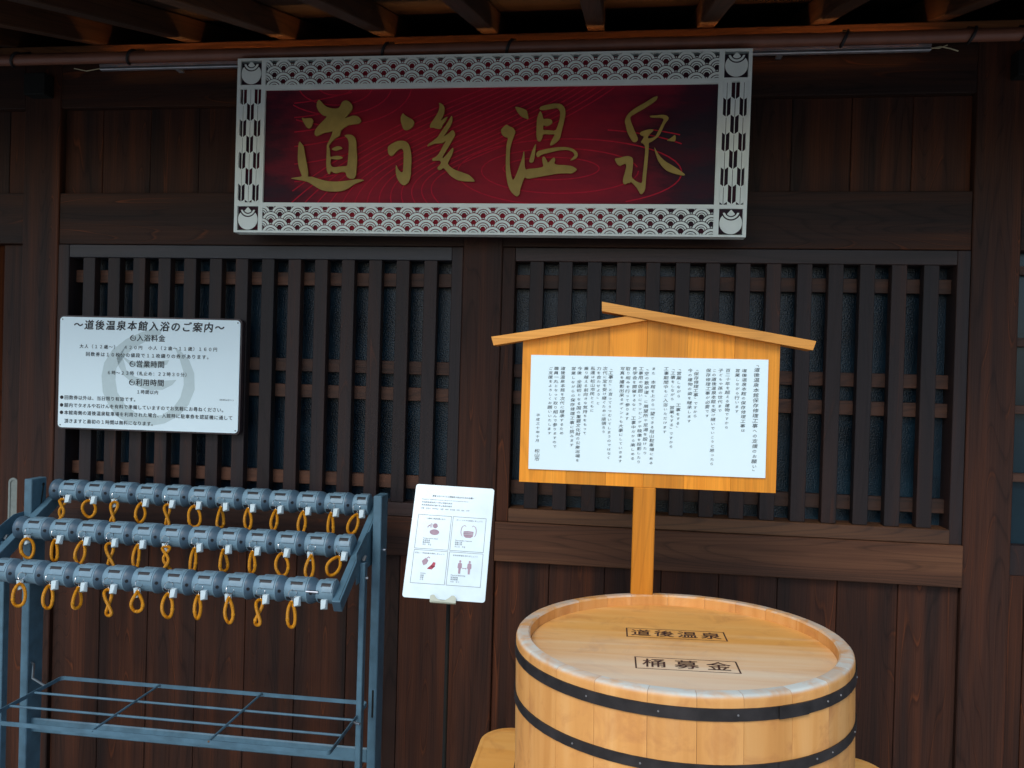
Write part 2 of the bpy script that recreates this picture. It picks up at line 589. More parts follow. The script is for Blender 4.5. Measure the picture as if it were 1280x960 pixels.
def red_board_mat():
    m, t, b = nt('crimson_lacquer_board')
    L = t.links
    tc = N(t, 'ShaderNodeTexCoord')
    n = N(t, 'ShaderNodeTexNoise')
    n.inputs['Scale'].default_value = 3.2
    n.inputs['Detail'].default_value = 7
    n.inputs['Roughness'].default_value = .65
    mp = N(t, 'ShaderNodeMapping')
    mp.inputs['Scale'].default_value = (.8, 1, 2.6)
    L.new(tc.outputs['Object'], mp.inputs[0])
    L.new(mp.outputs[0], n.inputs['Vector'])
    # dark indigo printing towards the two ends
    sx = N(t, 'ShaderNodeSeparateXYZ')
    L.new(tc.outputs['Object'], sx.inputs[0])
    ab = N(t, 'ShaderNodeMath', operation='ABSOLUTE')
    shx = N(t, 'ShaderNodeMath', operation='ADD')
    shx.inputs[1].default_value = .06
    L.new(sx.outputs['X'], shx.inputs[0])
    L.new(shx.outputs[0], ab.inputs[0])
    mr = N(t, 'ShaderNodeMapRange')
    mr.inputs['From Min'].default_value = .36
    mr.inputs['From Max'].default_value = .86
    mr.inputs['To Max'].default_value = .86
    L.new(ab.outputs[0], mr.inputs['Value'])
    ma = N(t, 'ShaderNodeMath', operation='MULTIPLY_ADD')
    ma.inputs[1].default_value = 1.5
    ma.inputs[2].default_value = -.62
    L.new(n.outputs['Fac'], ma.inputs[0])
    ad = N(t, 'ShaderNodeMath', operation='ADD', use_clamp=True)
    L.new(mr.outputs[0], ad.inputs[0]); L.new(ma.outputs[0], ad.inputs[1])
    r = ramp(t, [(0.0, (.31, .010, .024)), (.35, (.22, .009, .024)), (.75, (.055, .008, .018)), (1, (.022, .012, .022))])
    L.new(ad.outputs[0], r.inputs[0])
    L.new(r.outputs[0], b.inputs['Base Color'])
    b.inputs['Roughness'].default_value = .6
    b.inputs['Specular IOR Level'].default_value = .2
    return m


M_CLEARG = plain('dark_clear_glass', (.008, .024, .034), .2, spec=.3, var=.3, nscale=3)
M_GLASS = glass_mat()
M_RED = red_board_mat()
M_FLOW = plain('crimson_line', (.48, .018, .042), .6, spec=.1)
m, t, b = nt('warm_led_strip')
b.inputs['Base Color'].default_value = (.8, .6, .4, 1)
b.inputs['Emission Color'].default_value = (1.0, .42, .12, 1)
b.inputs['Emission Strength'].default_value = 16.0
M_LED = m

# ------------------------------------------------------------------ glyphs (built-in font)
_GC = {}


def glyph(ch, off=0.0):
    k = (ch, off)
    if k in _GC:
        return _GC[k]
    c = bpy.data.curves.new('glyph', 'FONT')
    c.body = ch
    c.size = 1
    c.resolution_u = 3
    c.offset = off
    o = bpy.data.objects.new('glyph', c)
    COL.objects.link(o)
    dg = bpy.context.evaluated_depsgraph_get()
    me = bpy.data.meshes.new_from_object(o.evaluated_get(dg))
    v = [(p.co.x - .5, p.co.y - .36) for p in me.vertices]
    f = [tuple(p.vertices) for p in me.polygons]
    adv = max([p[0] + .5 for p in v], default=.3)
    bpy.data.objects.remove(o)
    bpy.data.curves.remove(c)
    bpy.data.meshes.remove(me)
    _GC[k] = (v, f, adv)
    return _GC[k]


def put(mb, ch, u, v, su, sv, y, off=0.0, shear=0.0, rot=0.0, plane='XZ'):
    V, F, _ = glyph(ch)
    ca, sa = math.cos(rot), math.sin(rot)
    # a heavier brush: the same stroke laid down again a hair aside
    for k, (ox, oy) in enumerate([(0, 0)] if off <= 0 else [(0, 0), (off, off * .6), (-off, off * .5), (off * .4, -off)]):
        P = []
        yk = y - k * .00004 if plane == 'XZ' else y + k * .00004
        for a, b_ in V:
            a, b_ = a + ox, b_ + oy
            a, b_ = a * su + shear * b_ * sv, b_ * sv
            a, b_ = a * ca - b_ * sa, a * sa + b_ * ca
            P.append((u + a, yk, v + b_) if plane == 'XZ' else (u + a, v + b_, yk))
        mb.add(P, F)


def line(mb, text, u0, u1, v, size, y, off=0.0, shear=0.0, jit=0.0, plane='XZ', sy=1.0):
    n = len(text)
    for i, ch in enumerate(text):
        if ch in ' \u3000':
            continue
        u = u0 + (u1 - u0) * (i + .5) / n
        put(mb, ch, u, v + random.uniform(-jit, jit) * size, size, size * sy, y, off, shear, random.uniform(-jit, jit) * .6, plane)


def prop_line(mb, text, u0, v, size, y, off=0.0):
    u = u0
    for ch in text:
        if ch == ' ':
            u += size * .28
            continue
        V, F, adv = glyph(ch)
        mb.add([(u + (a + .5) * size, y, v + b_ * size) for a, b_ in V], F)
        u += (adv + .06) * size


def vert_line(mb, text, u, v0, v1, size, y, off=0.0, jit=.05):
    n = len(text)
    for i, ch in enumerate(text):
        if ch in ' \u3000':
            continue
        v = v0 + (v1 - v0) * (i + .5) / n
        kana = '\u3040' <= ch <= '\u30ff'
        k = .78 if kana else 1.0
        if ch in '「」':
            k = .8
            rot = -math.pi / 2
        else:
            rot = random.uniform(-jit, jit)
        put(mb, ch, u + random.uniform(-jit, jit) * size, v, size * k * random.uniform(1.06, 1.18), size * k * random.uniform(.80, .92), y, off, .14 if rot > -1 else 0, rot)


CALLIGRAPHY = [
 [[(-6516,980),(-6426,933),(-6284,947),(-6143,946),(-6088,861),(-6117,746),(-6162,631),(-6234,585),(-6316,613),(-6400,729),(-6484,864)],
  [(-5899,1608),(-5817,1531),(-5713,1414),(-5550,1317),(-5328,1276),(-5168,1294),(-5091,1388),(-5054,1503),(-4916,1570),(-4775,1519),(-4672,1403),(-4657,1269),(-4764,1117),(-4899,966),(-4938,928),(-4760,984),(-4602,1032),(-4462,1000),(-4360,923),(-4326,827),(-4395,740),(-4593,726),(-4792,697),(-4949,603),(-5066,508),(-5072,431),(-5100,316),(-5258,241),(-5375,126),(-5453,30),(-5491,-35),(-5448,-162),(-5442,-354),(-5420,-431),(-5281,-393),(-5121,-381),(-4959,-432),(-4998,-482),(-5157,-520),(-5318,-496),(-5406,-488),(-5413,-680),(-5371,-757),(-5269,-788),(-5030,-758),(-4790,-750),(-4774,-605),(-4761,-375),(-4750,-69),(-4763,123),(-4818,238),(-4941,323),(-4822,364),(-4662,352),(-4540,275),(-4488,122),(-4469,-146),(-4440,-452),(-4449,-835),(-4462,-1065),(-4507,-1160),(-4578,-1199),(-4698,-1187),(-4799,-1122),(-4844,-957),(-5024,-950),(-5183,-1007),(-5304,-969),(-5386,-919),(-5423,-1026),(-5483,-1026),(-5539,-911),(-5566,-680),(-5562,-373),(-5561,-142),(-5564,-7),(-5496,127),(-5420,280),(-5365,452),(-5354,490),(-5505,453),(-5705,428),(-5864,340),(-5964,314),(-6034,380),(-6010,533),(-5874,705),(-5717,858),(-5600,980),(-5601,1018),(-5723,1042),(-5846,1128),(-5929,1244),(-5981,1360),(-5969,1513)],
  [(-5388,-143),(-5289,-85),(-5170,-40),(-5050,-60),(-4976,-125),(-5087,-163),(-5206,-209),(-5326,-189)],
  [(-6578,140),(-6523,74),(-6419,-42),(-6362,-332),(-6302,-602),(-6242,-872),(-6229,-1065),(-6247,-1123),(-6065,-1123),(-5821,-1200),(-5537,-1277),(-5215,-1295),(-4895,-1276),(-4617,-1237),(-4379,-1198),(-4131,-1236),(-4296,-1294),(-4532,-1390),(-4728,-1525),(-4925,-1621),(-5205,-1649),(-5486,-1642),(-5770,-1574),(-6016,-1432),(-6222,-1304),(-6426,-1258),(-6671,-1220),(-6896,-1174),(-6713,-1150),(-6511,-1123),(-6451,-1096),(-6516,-949),(-6594,-756),(-6630,-485),(-6625,-215),(-6615,17)]],
 [[(-2824,1103),(-2743,1015),(-2604,938),(-2465,861),(-2404,785),(-2431,653),(-2553,540),(-2708,496),(-2795,542),(-2838,656),(-2893,808),(-2898,959)],
  [(-3327,-63),(-3184,32),(-3010,118),(-2815,144),(-2657,94),(-2555,-28),(-2498,-256),(-2462,-521),(-2480,-825),(-2474,-1052),(-2537,-1299),(-2689,-1432),(-2828,-1375),(-2951,-1204),(-3016,-1014),(-3029,-824),(-3017,-691),(-2942,-862),(-2841,-957),(-2762,-976),(-2749,-748),(-2749,-483),(-2756,-255),(-2806,-133),(-2923,-159),(-3038,-254),(-3133,-368),(-3222,-405),(-3312,-310),(-3336,-177)],
  [(-1550,1455),(-1413,1379),(-1340,1284),(-1346,1096),(-1417,908),(-1473,815),(-1359,889),(-1215,974),(-1280,832),(-1391,682),(-1445,532),(-1619,552),(-1737,591),(-1853,580),(-1818,723),(-1725,855),(-1614,1023),(-1542,1173),(-1519,1323)],
  [(-1092,988),(-1052,943),(-1062,755),(-1156,568),(-1266,380),(-1340,268),(-1188,361),(-1038,499),(-979,454),(-936,322),(-1028,153),(-1156,-72),(-1266,-260),(-1350,-411),(-1355,-505),(-1205,-336),(-1094,-204),(-1000,-103),(-985,-223),(-1049,-411),(-1166,-618),(-1155,-713),(-958,-863),(-685,-958),(-413,-1052),(-276,-1164),(-176,-1284),(-368,-1285),(-598,-1277),(-831,-1232),(-1066,-1089),(-1227,-901),(-1326,-807),(-1421,-882),(-1517,-882),(-1532,-788),(-1426,-693),(-1410,-599),(-1469,-554),(-1585,-561),(-1721,-568),(-1723,-485),(-1589,-429),(-1477,-297),(-1368,-71),(-1247,135),(-1372,42),(-1526,35),(-1681,24),(-1834,-39),(-1919,-69),(-1894,7),(-1722,119),(-1571,231),(-1423,457),(-1238,719),(-1147,887)]],
 [[(1117,1276),(1250,1256),(1402,1210),(1536,1142),(1577,1012),(1609,837),(1488,883),(1354,940),(1217,1089)],
  [(853,672),(950,608),(1084,551),(1170,439),(1130,290),(1060,105),(1001,-156),(995,-454),(1005,-753),(1060,-1051),(1123,-1245),(1196,-1163),(1283,-939),(1369,-679),(1437,-455),(1485,-195),(1512,-456),(1522,-753),(1564,-884),(1694,-846),(1956,-828),(2180,-784),(2138,-643),(2113,-476),(2187,-420),(2265,-532),(2325,-661),(2433,-532),(2524,-451),(2575,-532),(2531,-662),(2626,-717),(2924,-725),(3147,-755),(3279,-829),(3329,-884),(3156,-1014),(2933,-995),(2635,-1014),(2339,-1069),(2041,-1118),(1817,-1163),(1630,-1192),(1534,-1126),(1465,-1312),(1396,-1536),(1376,-1722),(1292,-1805),(1195,-1741),(1059,-1611),(957,-1387),(889,-1051),(866,-678),(865,-305),(875,-6),(924,217),(791,255),(682,349),(662,480),(742,584)],
  [(2004,1137),(2084,988),(2108,840),(2275,857),(2407,819),(2437,708),(2339,635),(2209,599),(2125,655),(2109,470),(2288,469),(2550,437),(2619,614),(2685,872),(2685,1094),(2599,1224),(2413,1200),(2116,1144),(1966,1175),(2000,1267),(2185,1320),(2482,1373),(2706,1352),(2840,1221),(2873,1018),(2820,723),(2755,428),(2708,170),(2600,60),(2454,-43),(2361,-50),(2412,98),(2489,245),(2535,326),(2330,328),(2124,340),(2092,173),(2021,70),(1925,119),(1889,323),(1893,545),(1894,842),(1934,990)],
  [(1891,26),(1888,-122),(1867,-382),(1829,-605),(1744,-649),(1668,-605),(1718,-419),(1778,-196)],
  [(1902,-308),(2012,-227),(2309,-161),(2606,-114),(2940,-108),(3165,-165),(3317,-294),(3340,-423),(3232,-534),(3067,-570),(3157,-478),(3228,-386),(3168,-275),(2980,-201),(2684,-218),(2388,-291),(2091,-364),(1982,-457),(1913,-419)]],
 [[(5949,1584),(5917,1457),(5759,1331),(5512,1170),(5264,1027),(5068,920),(5061,792),(5152,572),(5251,352),(5348,151),(5290,53),(5182,42),(5075,189),(4966,391),(4915,611),(4873,757),(4923,903),(5027,1048),(5257,1210),(5541,1370),(5788,1531)],
  [(5701,925),(5918,930),(6133,957),(6278,919),(6346,824),(6232,691),(6149,492),(6049,275),(5945,166),(5804,65),(5697,22),(5709,-124),(5697,-489),(5673,-853),(5650,-1218),(5637,-1584),(5505,-1730),(5408,-1566),(5313,-1438),(5207,-1329),(5144,-1274),(5127,-1329),(5036,-1329),(4983,-1366),(4902,-1359),(4876,-1219),(4934,-999),(4981,-780),(4959,-670),(4851,-706),(4761,-761),(4668,-688),(4570,-504),(4734,-486),(4914,-432),(5059,-421),(5189,-487),(5205,-634),(5192,-890),(5165,-1146),(5307,-1255),(5454,-1328),(5527,-1321),(5536,-1072),(5562,-780),(5586,-415),(5594,-124),(5535,-14),(5425,41),(5494,132),(5537,241),(5435,271),(5389,344),(5449,395),(5610,452),(5753,477),(5863,450),(5740,331),(5661,222),(5674,160),(5782,174),(5899,221),(5958,312),(6048,511),(6142,710),(6174,811),(6100,856),(5884,858),(5732,870)],
  [(6559,290),(6591,199),(6578,61),(6416,73),(6278,99),(6413,163)],
  [(5889,-107),(5940,-216),(6073,-417),(6260,-599),(6517,-745),(6773,-909),(6957,-1054),(6851,-1079),(6598,-1018),(6343,-927),(6158,-763),(6024,-562),(5925,-307)]],
]
FLOW_LINES = [
 [(-6839,-1606),(-6552,-1399),(-6262,-1195),(-5969,-996),(-5672,-801),(-5372,-609),(-5068,-422),(-4759,-238),(-4445,-58),(-4127,119),(-3803,293),(-3473,463),(-3138,630),(-2796,794),(-2448,955),(-2093,1114),(-1731,1269),(-1361,1422),(-984,1572),(-599,1719),(-206,1864),(195,2007)],
 [(-6874,-2031),(-6632,-1820),(-6382,-1614),(-6124,-1412),(-5859,-1214),(-5587,-1021),(-5307,-832),(-5020,-646),(-4725,-464),(-4422,-285),(-4113,-109),(-3796,64),(-3471,235),(-3139,403),(-2800,569),(-2453,733),(-2100,895),(-1739,1056),(-1370,1215),(-995,1373),(-612,1531),(-223,1687),(174,1843),(578,1999)],
 [(-6380,-2029),(-6175,-1822),(-5957,-1621),(-5727,-1424),(-5486,-1232),(-5232,-1044),(-4968,-860),(-4692,-680),(-4406,-502),(-4110,-328),(-3804,-156),(-3488,13),(-3163,181),(-2829,347),(-2486,512),(-2135,676),(-1776,839),(-1409,1002),(-1035,1165),(-655,1329),(-267,1493),(127,1658),(527,1824),(933,1992)],
 [(-5901,-2027),(-5732,-1824),(-5545,-1628),(-5342,-1436),(-5123,-1249),(-4888,-1067),(-4638,-888),(-4374,-712),(-4097,-540),(-3806,-370),(-3503,-202),(-3189,-36),(-2863,129),(-2527,293),(-2181,457),(-1826,620),(-1462,785),(-1090,950),(-710,1117),(-324,1285),(69,1456),(467,1629),(870,1805),(1278,1985)],
 [(-5432,-2025),(-5298,-1827),(-5142,-1634),(-4965,-1448),(-4767,-1266),(-4550,-1089),(-4315,-915),(-4062,-744),(-3793,-577),(-3508,-411),(-3209,-247),(-2896,-85),(-2569,77),(-2231,240),(-1882,402),(-1522,566),(-1154,732),(-776,899),(-392,1069),(0,1242),(397,1419),(800,1601),(1206,1787),(1616,1978)],
 [(-4971,-2022),(-4871,-1829),(-4745,-1641),(-4593,-1459),(-4417,-1283),(-4218,-1110),(-3997,-942),(-3755,-776),(-3494,-613),(-3215,-452),(-2919,-292),(-2607,-133),(-2280,27),(-1940,187),(-1587,349),(-1224,513),(-850,679),(-468,849),(-78,1022),(319,1200),(721,1384),(1127,1573),(1537,1769),(1949,1971)],
 [(-4516,-2020),(-4450,-1831),(-4353,-1648),(-4226,-1471),(-4072,-1299),(-3890,-1132),(-3683,-968),(-3452,-807),(-3199,-649),(-2926,-492),(-2633,-336),(-2322,-180),(-1994,-23),(-1652,136),(-1297,296),(-929,460),(-551,627),(-163,799),(232,976),(634,1159),(1041,1349),(1451,1546),(1864,1751),(2278,1965)],
 [(-4067,-2018),(-4034,-1833),(-3966,-1654),(-3864,-1482),(-3730,-1315),(-3566,-1153),(-3373,-994),(-3153,-838),(-2908,-684),(-2639,-532),(-2349,-379),(-2040,-227),(-1712,-72),(-1368,84),(-1009,244),(-637,408),(-254,576),(138,750),(539,930),(945,1118),(1356,1314),(1771,1519),(2187,1733),(2602,1958)],
 [(-3623,-2016),(-3623,-1835),(-3583,-1661),(-3506,-1493),(-3392,-1331),(-3245,-1174),(-3065,-1020),(-2856,-869),(-2619,-720),(-2356,-571),(-2069,-423),(-1760,-273),(-1432,-121),(-1086,34),(-724,192),(-348,356),(39,525),(436,701),(842,885),(1253,1077),(1669,1279),(2087,1492),(2506,1715),(2924,1951)],
 [(-3184,-2014),(-3216,-1837),(-3204,-1667),(-3151,-1504),(-3057,-1347),(-2927,-1194),(-2761,-1045),(-2562,-899),(-2332,-754),(-2075,-610),(-1791,-465),(-1484,-319),(-1155,-170),(-807,-17),(-442,141),(-62,305),(330,475),(732,653),(1142,840),(1559,1037),(1979,1245),(2401,1465),(2823,1698),(3242,1945)],
 [(-2749,-2012),(-2813,-1839),(-2828,-1673),(-2799,-1515),(-2725,-1363),(-2611,-1215),(-2459,-1071),(-2270,-929),(-2048,-789),(-1796,-649),(-1515,-508),(-1209,-364),(-880,-218),(-530,-66),(-162,90),(222,254),(618,425),(1025,605),(1441,796),(1862,997),(2286,1211),(2712,1439),(3136,1681),(3558,1938)],
 [(-2317,-2010),(-2413,-1840),(-2456,-1680),(-2449,-1526),(-2396,-1378),(-2298,-1235),(-2159,-1096),(-1981,-959),(-1767,-823),(-1519,-687),(-1242,-550),(-936,-409),(-607,-265),(-255,-116),(116,40),(503,203),(904,375),(1316,558),(1736,752),(2162,958),(2591,1178),(3020,1413),(3448,1664),(3871,1932)],
 [(-1890,-2008),(-2016,-1842),(-2086,-1686),(-2103,-1537),(-2069,-1394),(-1988,-1256),(-1861,-1121),(-1693,-989),(-1487,-857),(-1245,-725),(-970,-591),(-666,-454),(-335,-313),(18,-165),(392,-10),(783,153),(1188,326),(1605,511),(2030,708),(2461,919),(2894,1144),(3327,1387),(3757,1647),(4182,1926)],
 [(-1466,-2006),(-1623,-1844),(-1720,-1692),(-1759,-1547),(-1745,-1409),(-1679,-1276),(-1566,-1146),(-1408,-1018),(-1209,-891),(-972,-763),(-700,-633),(-397,-499),(-66,-360),(289,-214),(666,-60),(1061,103),(1471,278),(1892,464),(2322,664),(2757,880),(3194,1111),(3631,1361),(4064,1630),(4490,1919)],
 [(4070,-811),(4047,-750),(3982,-691),(3877,-634),(3735,-582),(3559,-536),(3353,-497),(3124,-465),(2876,-443),(2615,-430),(2349,-427),(2085,-434),(1829,-450),(1588,-476),(1368,-511),(1175,-553),(1015,-602),(891,-657),(808,-716),(766,-777),(768,-839),(813,-901),(901,-960),(1028,-1015),(1192,-1064),(1387,-1107),(1609,-1142),(1852,-1169),(2110,-1186),(2375,-1193),(2640,-1190),(2900,-1177),(3147,-1155),(3375,-1125),(3577,-1086),(3750,-1040),(3889,-988),(3990,-932),(4051,-872),(4070,-811)],
 [(5349,-762),(5242,-647),(5075,-539),(4850,-438),(4574,-348),(4252,-272),(3892,-210),(3502,-164),(3093,-137),(2673,-127),(2252,-136),(1842,-164),(1453,-210),(1093,-273),(773,-351),(501,-443),(283,-547),(125,-659),(32,-777),(6,-898),(47,-1018),(155,-1136),(327,-1248),(558,-1350),(843,-1441),(1173,-1518),(1541,-1579),(1936,-1624),(2350,-1650),(2772,-1657),(3191,-1646),(3597,-1617),(3980,-1570),(4332,-1506),(4644,-1428),(4909,-1337),(5121,-1236),(5274,-1126),(5366,-1011),(5394,-893)],
 [(5000,-1931),(5429,-1841),(5812,-1735),(6141,-1614),(6411,-1481),(6617,-1338),(6756,-1188),(6825,-1033),(6823,-877),(6750,-722),(6607,-572),(6397,-428),(6124,-294),(5792,-172),(5407,-64),(4976,28),(4507,101),(4008,155),(3488,188),(2958,199),(2428,188),(1907,155),(1405,101),(934,26),(502,-68),(118,-180),(-210,-307),(-474,-447),(-670,-596),(-794,-754),(-842,-915),(-813,-1076),(-709,-1235),(-531,-1389),(-283,-1533),(30,-1666),(400,-1784),(822,-1885),(1285,-1968),(1780,-2031)],
 [(6800,10),(6596,81),(6379,148),(6151,210),(5912,266),(5664,318),(5407,364),(5142,405),(4870,440),(4593,469),(4310,491)],
 [(6732,312),(6432,377),(6122,435),(5803,486)],
 [(-5971,2044),(-5937,1996),(-5889,1950),(-5827,1908),(-5754,1872),(-5670,1841),(-5579,1817),(-5482,1801),(-5381,1791),(-5280,1790),(-5180,1797),(-5084,1811),(-4994,1833),(-4913,1861),(-4842,1895),(-4783,1935),(-4738,1979),(-4708,2027)],
 [(-6663,1968),(-6593,1867),(-6491,1771),(-6362,1684),(-6208,1608),(-6033,1544),(-5841,1494),(-5637,1459),(-5427,1440),(-5214,1438),(-5005,1452),(-4805,1482),(-4618,1527),(-4449,1587),(-4302,1659),(-4180,1742),(-4086,1834),(-4023,1933),(-3991,2035)],
 [(-6900,1458),(-6664,1342),(-6396,1245),(-6104,1169),(-5793,1117),(-5472,1088),(-5149,1085),(-4831,1107),(-4527,1154),(-4243,1223),(-3987,1314),(-3764,1423),(-3579,1550),(-3437,1689),(-3342,1839),(-3294,1995)],
 [(-6777,932),(-6378,830),(-5955,759),(-5520,722),(-5081,718),(-4650,749),(-4238,812),(-3854,907),(-3508,1030),(-3206,1179),(-2957,1351),(-2766,1540),(-2637,1742),(-2573,1954)],
 [(-6854,1523),(-6517,1554),(-6180,1597),(-5838,1652),(-5487,1719),(-5123,1795),(-4743,1879)],
 [(-6840,1011),(-6503,1042),(-6166,1086),(-5824,1142),(-5473,1209),(-5109,1286),(-4729,1372)],
 [(-6826,497),(-6489,529),(-6152,574),(-5809,631),(-5458,699),(-5094,777),(-4714,864)],
 [(-6811,-16),(-6475,17),(-6138,63),(-5795,120),(-5444,189),(-5080,268),(-4699,355)],
 [(-6794,-644),(-6458,-610),(-6120,-564),(-5778,-505),(-5426,-435),(-5062,-355),(-4682,-266)],
 [(-6777,-1273),(-6440,-1238),(-6103,-1190),(-5760,-1130),(-5409,-1059),(-5044,-978),(-4664,-888)],
]

# ================================================================== GROUND
FZ = -.22            # paving level (the walls are measured from the camera's own datum)
g = MB()
g.box(-60, 60, -60, 40, -.5, FZ, c=0)
part('ground', g, M_STONE, kind='structure')

# ================================================================== BUILDING
bath = thing('bath_house', 'dark stained timber bath house front with slatted windows and a low eave', 'building', (0, 0, 0))
XL, XM0, XM1, XR0, XR1 = -2.159, -.548, -.404, 1.191, 1.343


def vbox(name, x0, x1, y0, y1, z0, z1, mat, parent=bath, c=.002, label=None):
    """a timber whose origin sits at its own foot, so its grain is its own"""
    cx, cy = (x0 + x1) / 2, (y0 + y1) / 2
    m_ = MB().box(x0 - cx, x1 - cx, y0 - cy, y1 - cy, 0, z1 - z0, c)
    return part(name, m_, mat, parent, (cx, cy, z0), label=label)


for a, b_ in ((-2.312, XL), (XM0, XM1), (XR0, XR1), (3.0, 3.15), (-3.9, -3.75)):
    vbox('post', a, b_, 0, .14, FZ, 2.62, M_STAIN_V, c=.003)

# lintel, clerestory boards, upper beam
for (a, b_) in ((-3.75, -2.312), (XL, XR0), (XR1, 3.0)):
    vbox('lintel', a + .001, b_ - .001, .006, .12, 1.9215, 2.12, M_STAIN_H)
    vbox('upper_beam', a + .001, b_ - .001, .002, .12, 2.45, 2.62, M_STAIN_H)
    k = math.floor(a / .2) * .2
    x = a
    while x < b_ - .002:
        x2 = min(b_, (math.floor((x + .001 + .0) / .2) + 1) * .2)
        vbox('upper_plank', x + .0008, x2 - .0008, .032 + random.uniform(0, .002), .06, 2.12, 2.45, M_STAIN_V, c=.0015)
        x = x2


def planks(a, b_, z0, z1, y=.018, off=0.0):
    x = a
    while x < b_ - .004:
        x2 = min(b_, (math.floor((x + .002 - off) / .2) + 1) * .2 + off)
        if b_ - x2 < .02:
            x2 = b_
        vbox('wall_plank', x + .0010, x2 - .0010, y + random.uniform(0, .0015), y + .03, z0, z1, M_STAIN_V, c=.0018)
        x = x2


# lower walls
for a, b_, off in ((XL, XM0, .041), (XM1, XR0, -.004)):
    planks(a, b_, -.16, .783, off=off)
    vbox('bottom_sill_beam', a, b_, .004, .12, FZ, -.16, M_STAIN_H)
    vbox('waist_rail', a + .001, b_ - .0015, -.012, .09, .783, .925, M_WAIST if a > -1 else M_STAIN_H, c=.0025)
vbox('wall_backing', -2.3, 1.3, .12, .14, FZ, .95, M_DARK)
planks(XR1, 3.0, FZ, .828)

# lattice windows
def lattice(x0, x1, browner):
    w = vbox('lattice_window_frame', x0 + .001, x0 + .047, .004, .1, .925, 1.9195, M_STAIN_V if browner else M_SLAT, label='upright stile of the lattice window')
    o = bpy.data.objects.new('lattice_window', None)
    COL.objects.link(o)
    o.parent = bath
    w.name = 'stile'
    w.parent = o
    vbox('stile', x1 - .043, x1 - .001, .004, .1, .925, 1.9195, M_SLAT, o)
    vbox('head_rail', x0 + .047, x1 - .043, .005, .1, 1.870, 1.9195, M_SILLD if browner else M_RAILF, o)
    vbox('sill', x0 + .047, x1 - .043, -.002, .1, .926, .975, M_SILL if browner else M_SILLD, o, c=.002)
    a, b_ = x0 + .047, x1 - .043
    n = 14
    pitch = (b_ - a + .048) / (n + 1)
    sw = .0495
    first = a + pitch - sw
    sl = MB().box(-sw / 2, sw / 2, 0, .036, 0, .895, .0015).mesh('slat', M_SLAT)
    for i in range(n):
        q = part('slat', sl, None, o, (first + i * (b_ - a + sw) / (n + 1) * 1.0 + sw / 2 - 0.0, .011, .9755))
    for z0, z1 in ((1.777, 1.826), (1.450, 1.498), (1.351, 1.400), (1.022, 1.071)):
        vbox('crossbar', a, b_, .0475, .068, z0, z1, M_CROSS, o, c=.001)
    gp = MB().box(-(b_ - a) / 2, (b_ - a) / 2, 0, .006, 0, .895, 0)
    part('glass_pane', gp, M_GLASS, o, ((a + b_) / 2, .085, .975))
    return o


lattice(XL, XM0, False)
lattice(XM1, XR0, True)

# side window right of the last post
sw_ = bpy.data.objects.new('side_window', None)
COL.objects.link(sw_)
sw_.parent = bath
for z0, z1 in ((1.843, 1.872), (1.601, 1.630), (1.374, 1.402), (1.143, 1.172)):
    vbox('glazing_bar', XR1, 3.0, .03, .055, z0, z1, M_CROSS, sw_, c=.001)
vbox('bottom_rail', XR1, 3.0, .02, .09, .828, .930, M_SLAT, sw_)
for xx in (1.72, 2.1, 2.55):
    vbox('glazing_bar', xx, xx + .028, .029, .054, .93, 1.92, M_SLAT, sw_, c=.001)
part('glass_pane', MB().box(XR1, 3.0, .06, .066, .93, 1.92, 0), M_CLEARG, sw_)
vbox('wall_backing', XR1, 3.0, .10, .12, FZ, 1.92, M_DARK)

# sliding door at the left edge
dr = bpy.data.objects.new('sliding_door', None)
COL.objects.link(dr)
dr.parent = bath
vbox('stile', -2.412, -2.314, .030, .065, FZ + .01, 1.9205, M_STAIN_V, dr)
for i in range(5):
    vbox('door_board', -3.74 + i * .2652, -3.74 + (i + 1) * .2652 - .003, .045, .06, FZ + .01, 1.92, M_DOOR, dr)
pull = MB()
H_, W_ = .118, .0205


def stadium(w, h, n=10, cx=0, cz=0):
    P = []
    for k in range(n + 1):
        a = math.pi * k / n
        P.append((cx + w * math.cos(a), cz + h - w + w * math.sin(a)))
    for k in range(n + 1):
        a = math.pi + math.pi * k / n
        P.append((cx + w * math.cos(a), cz - h + w + w * math.sin(a)))
    return P


so, si = stadium(W_, H_), stadium(W_ * .62, H_ - .010)
nn = len(so)
V = [(a, 0, b_) for a, b_ in so] + [(a, 0, b_) for a, b_ in si] + [(a * .98, .0032, b_ * .995) for a, b_ in si] + [(a, .004, b_) for a, b_ in so]
F = []
for i in range(nn):
    j = (i + 1) % nn
    F += [(i, j, nn + j, nn + i), (nn + i, nn + j, 2 * nn + j, 2 * nn + i), (j, i, 3 * nn + i, 3 * nn + j)]
F.append(tuple(range(2 * nn, 3 * nn)))
pull.add(V, F)
part('door_pull', pull, M_PULL, dr, (-2.349, .0262, .876), label='recessed oval steel door pull')

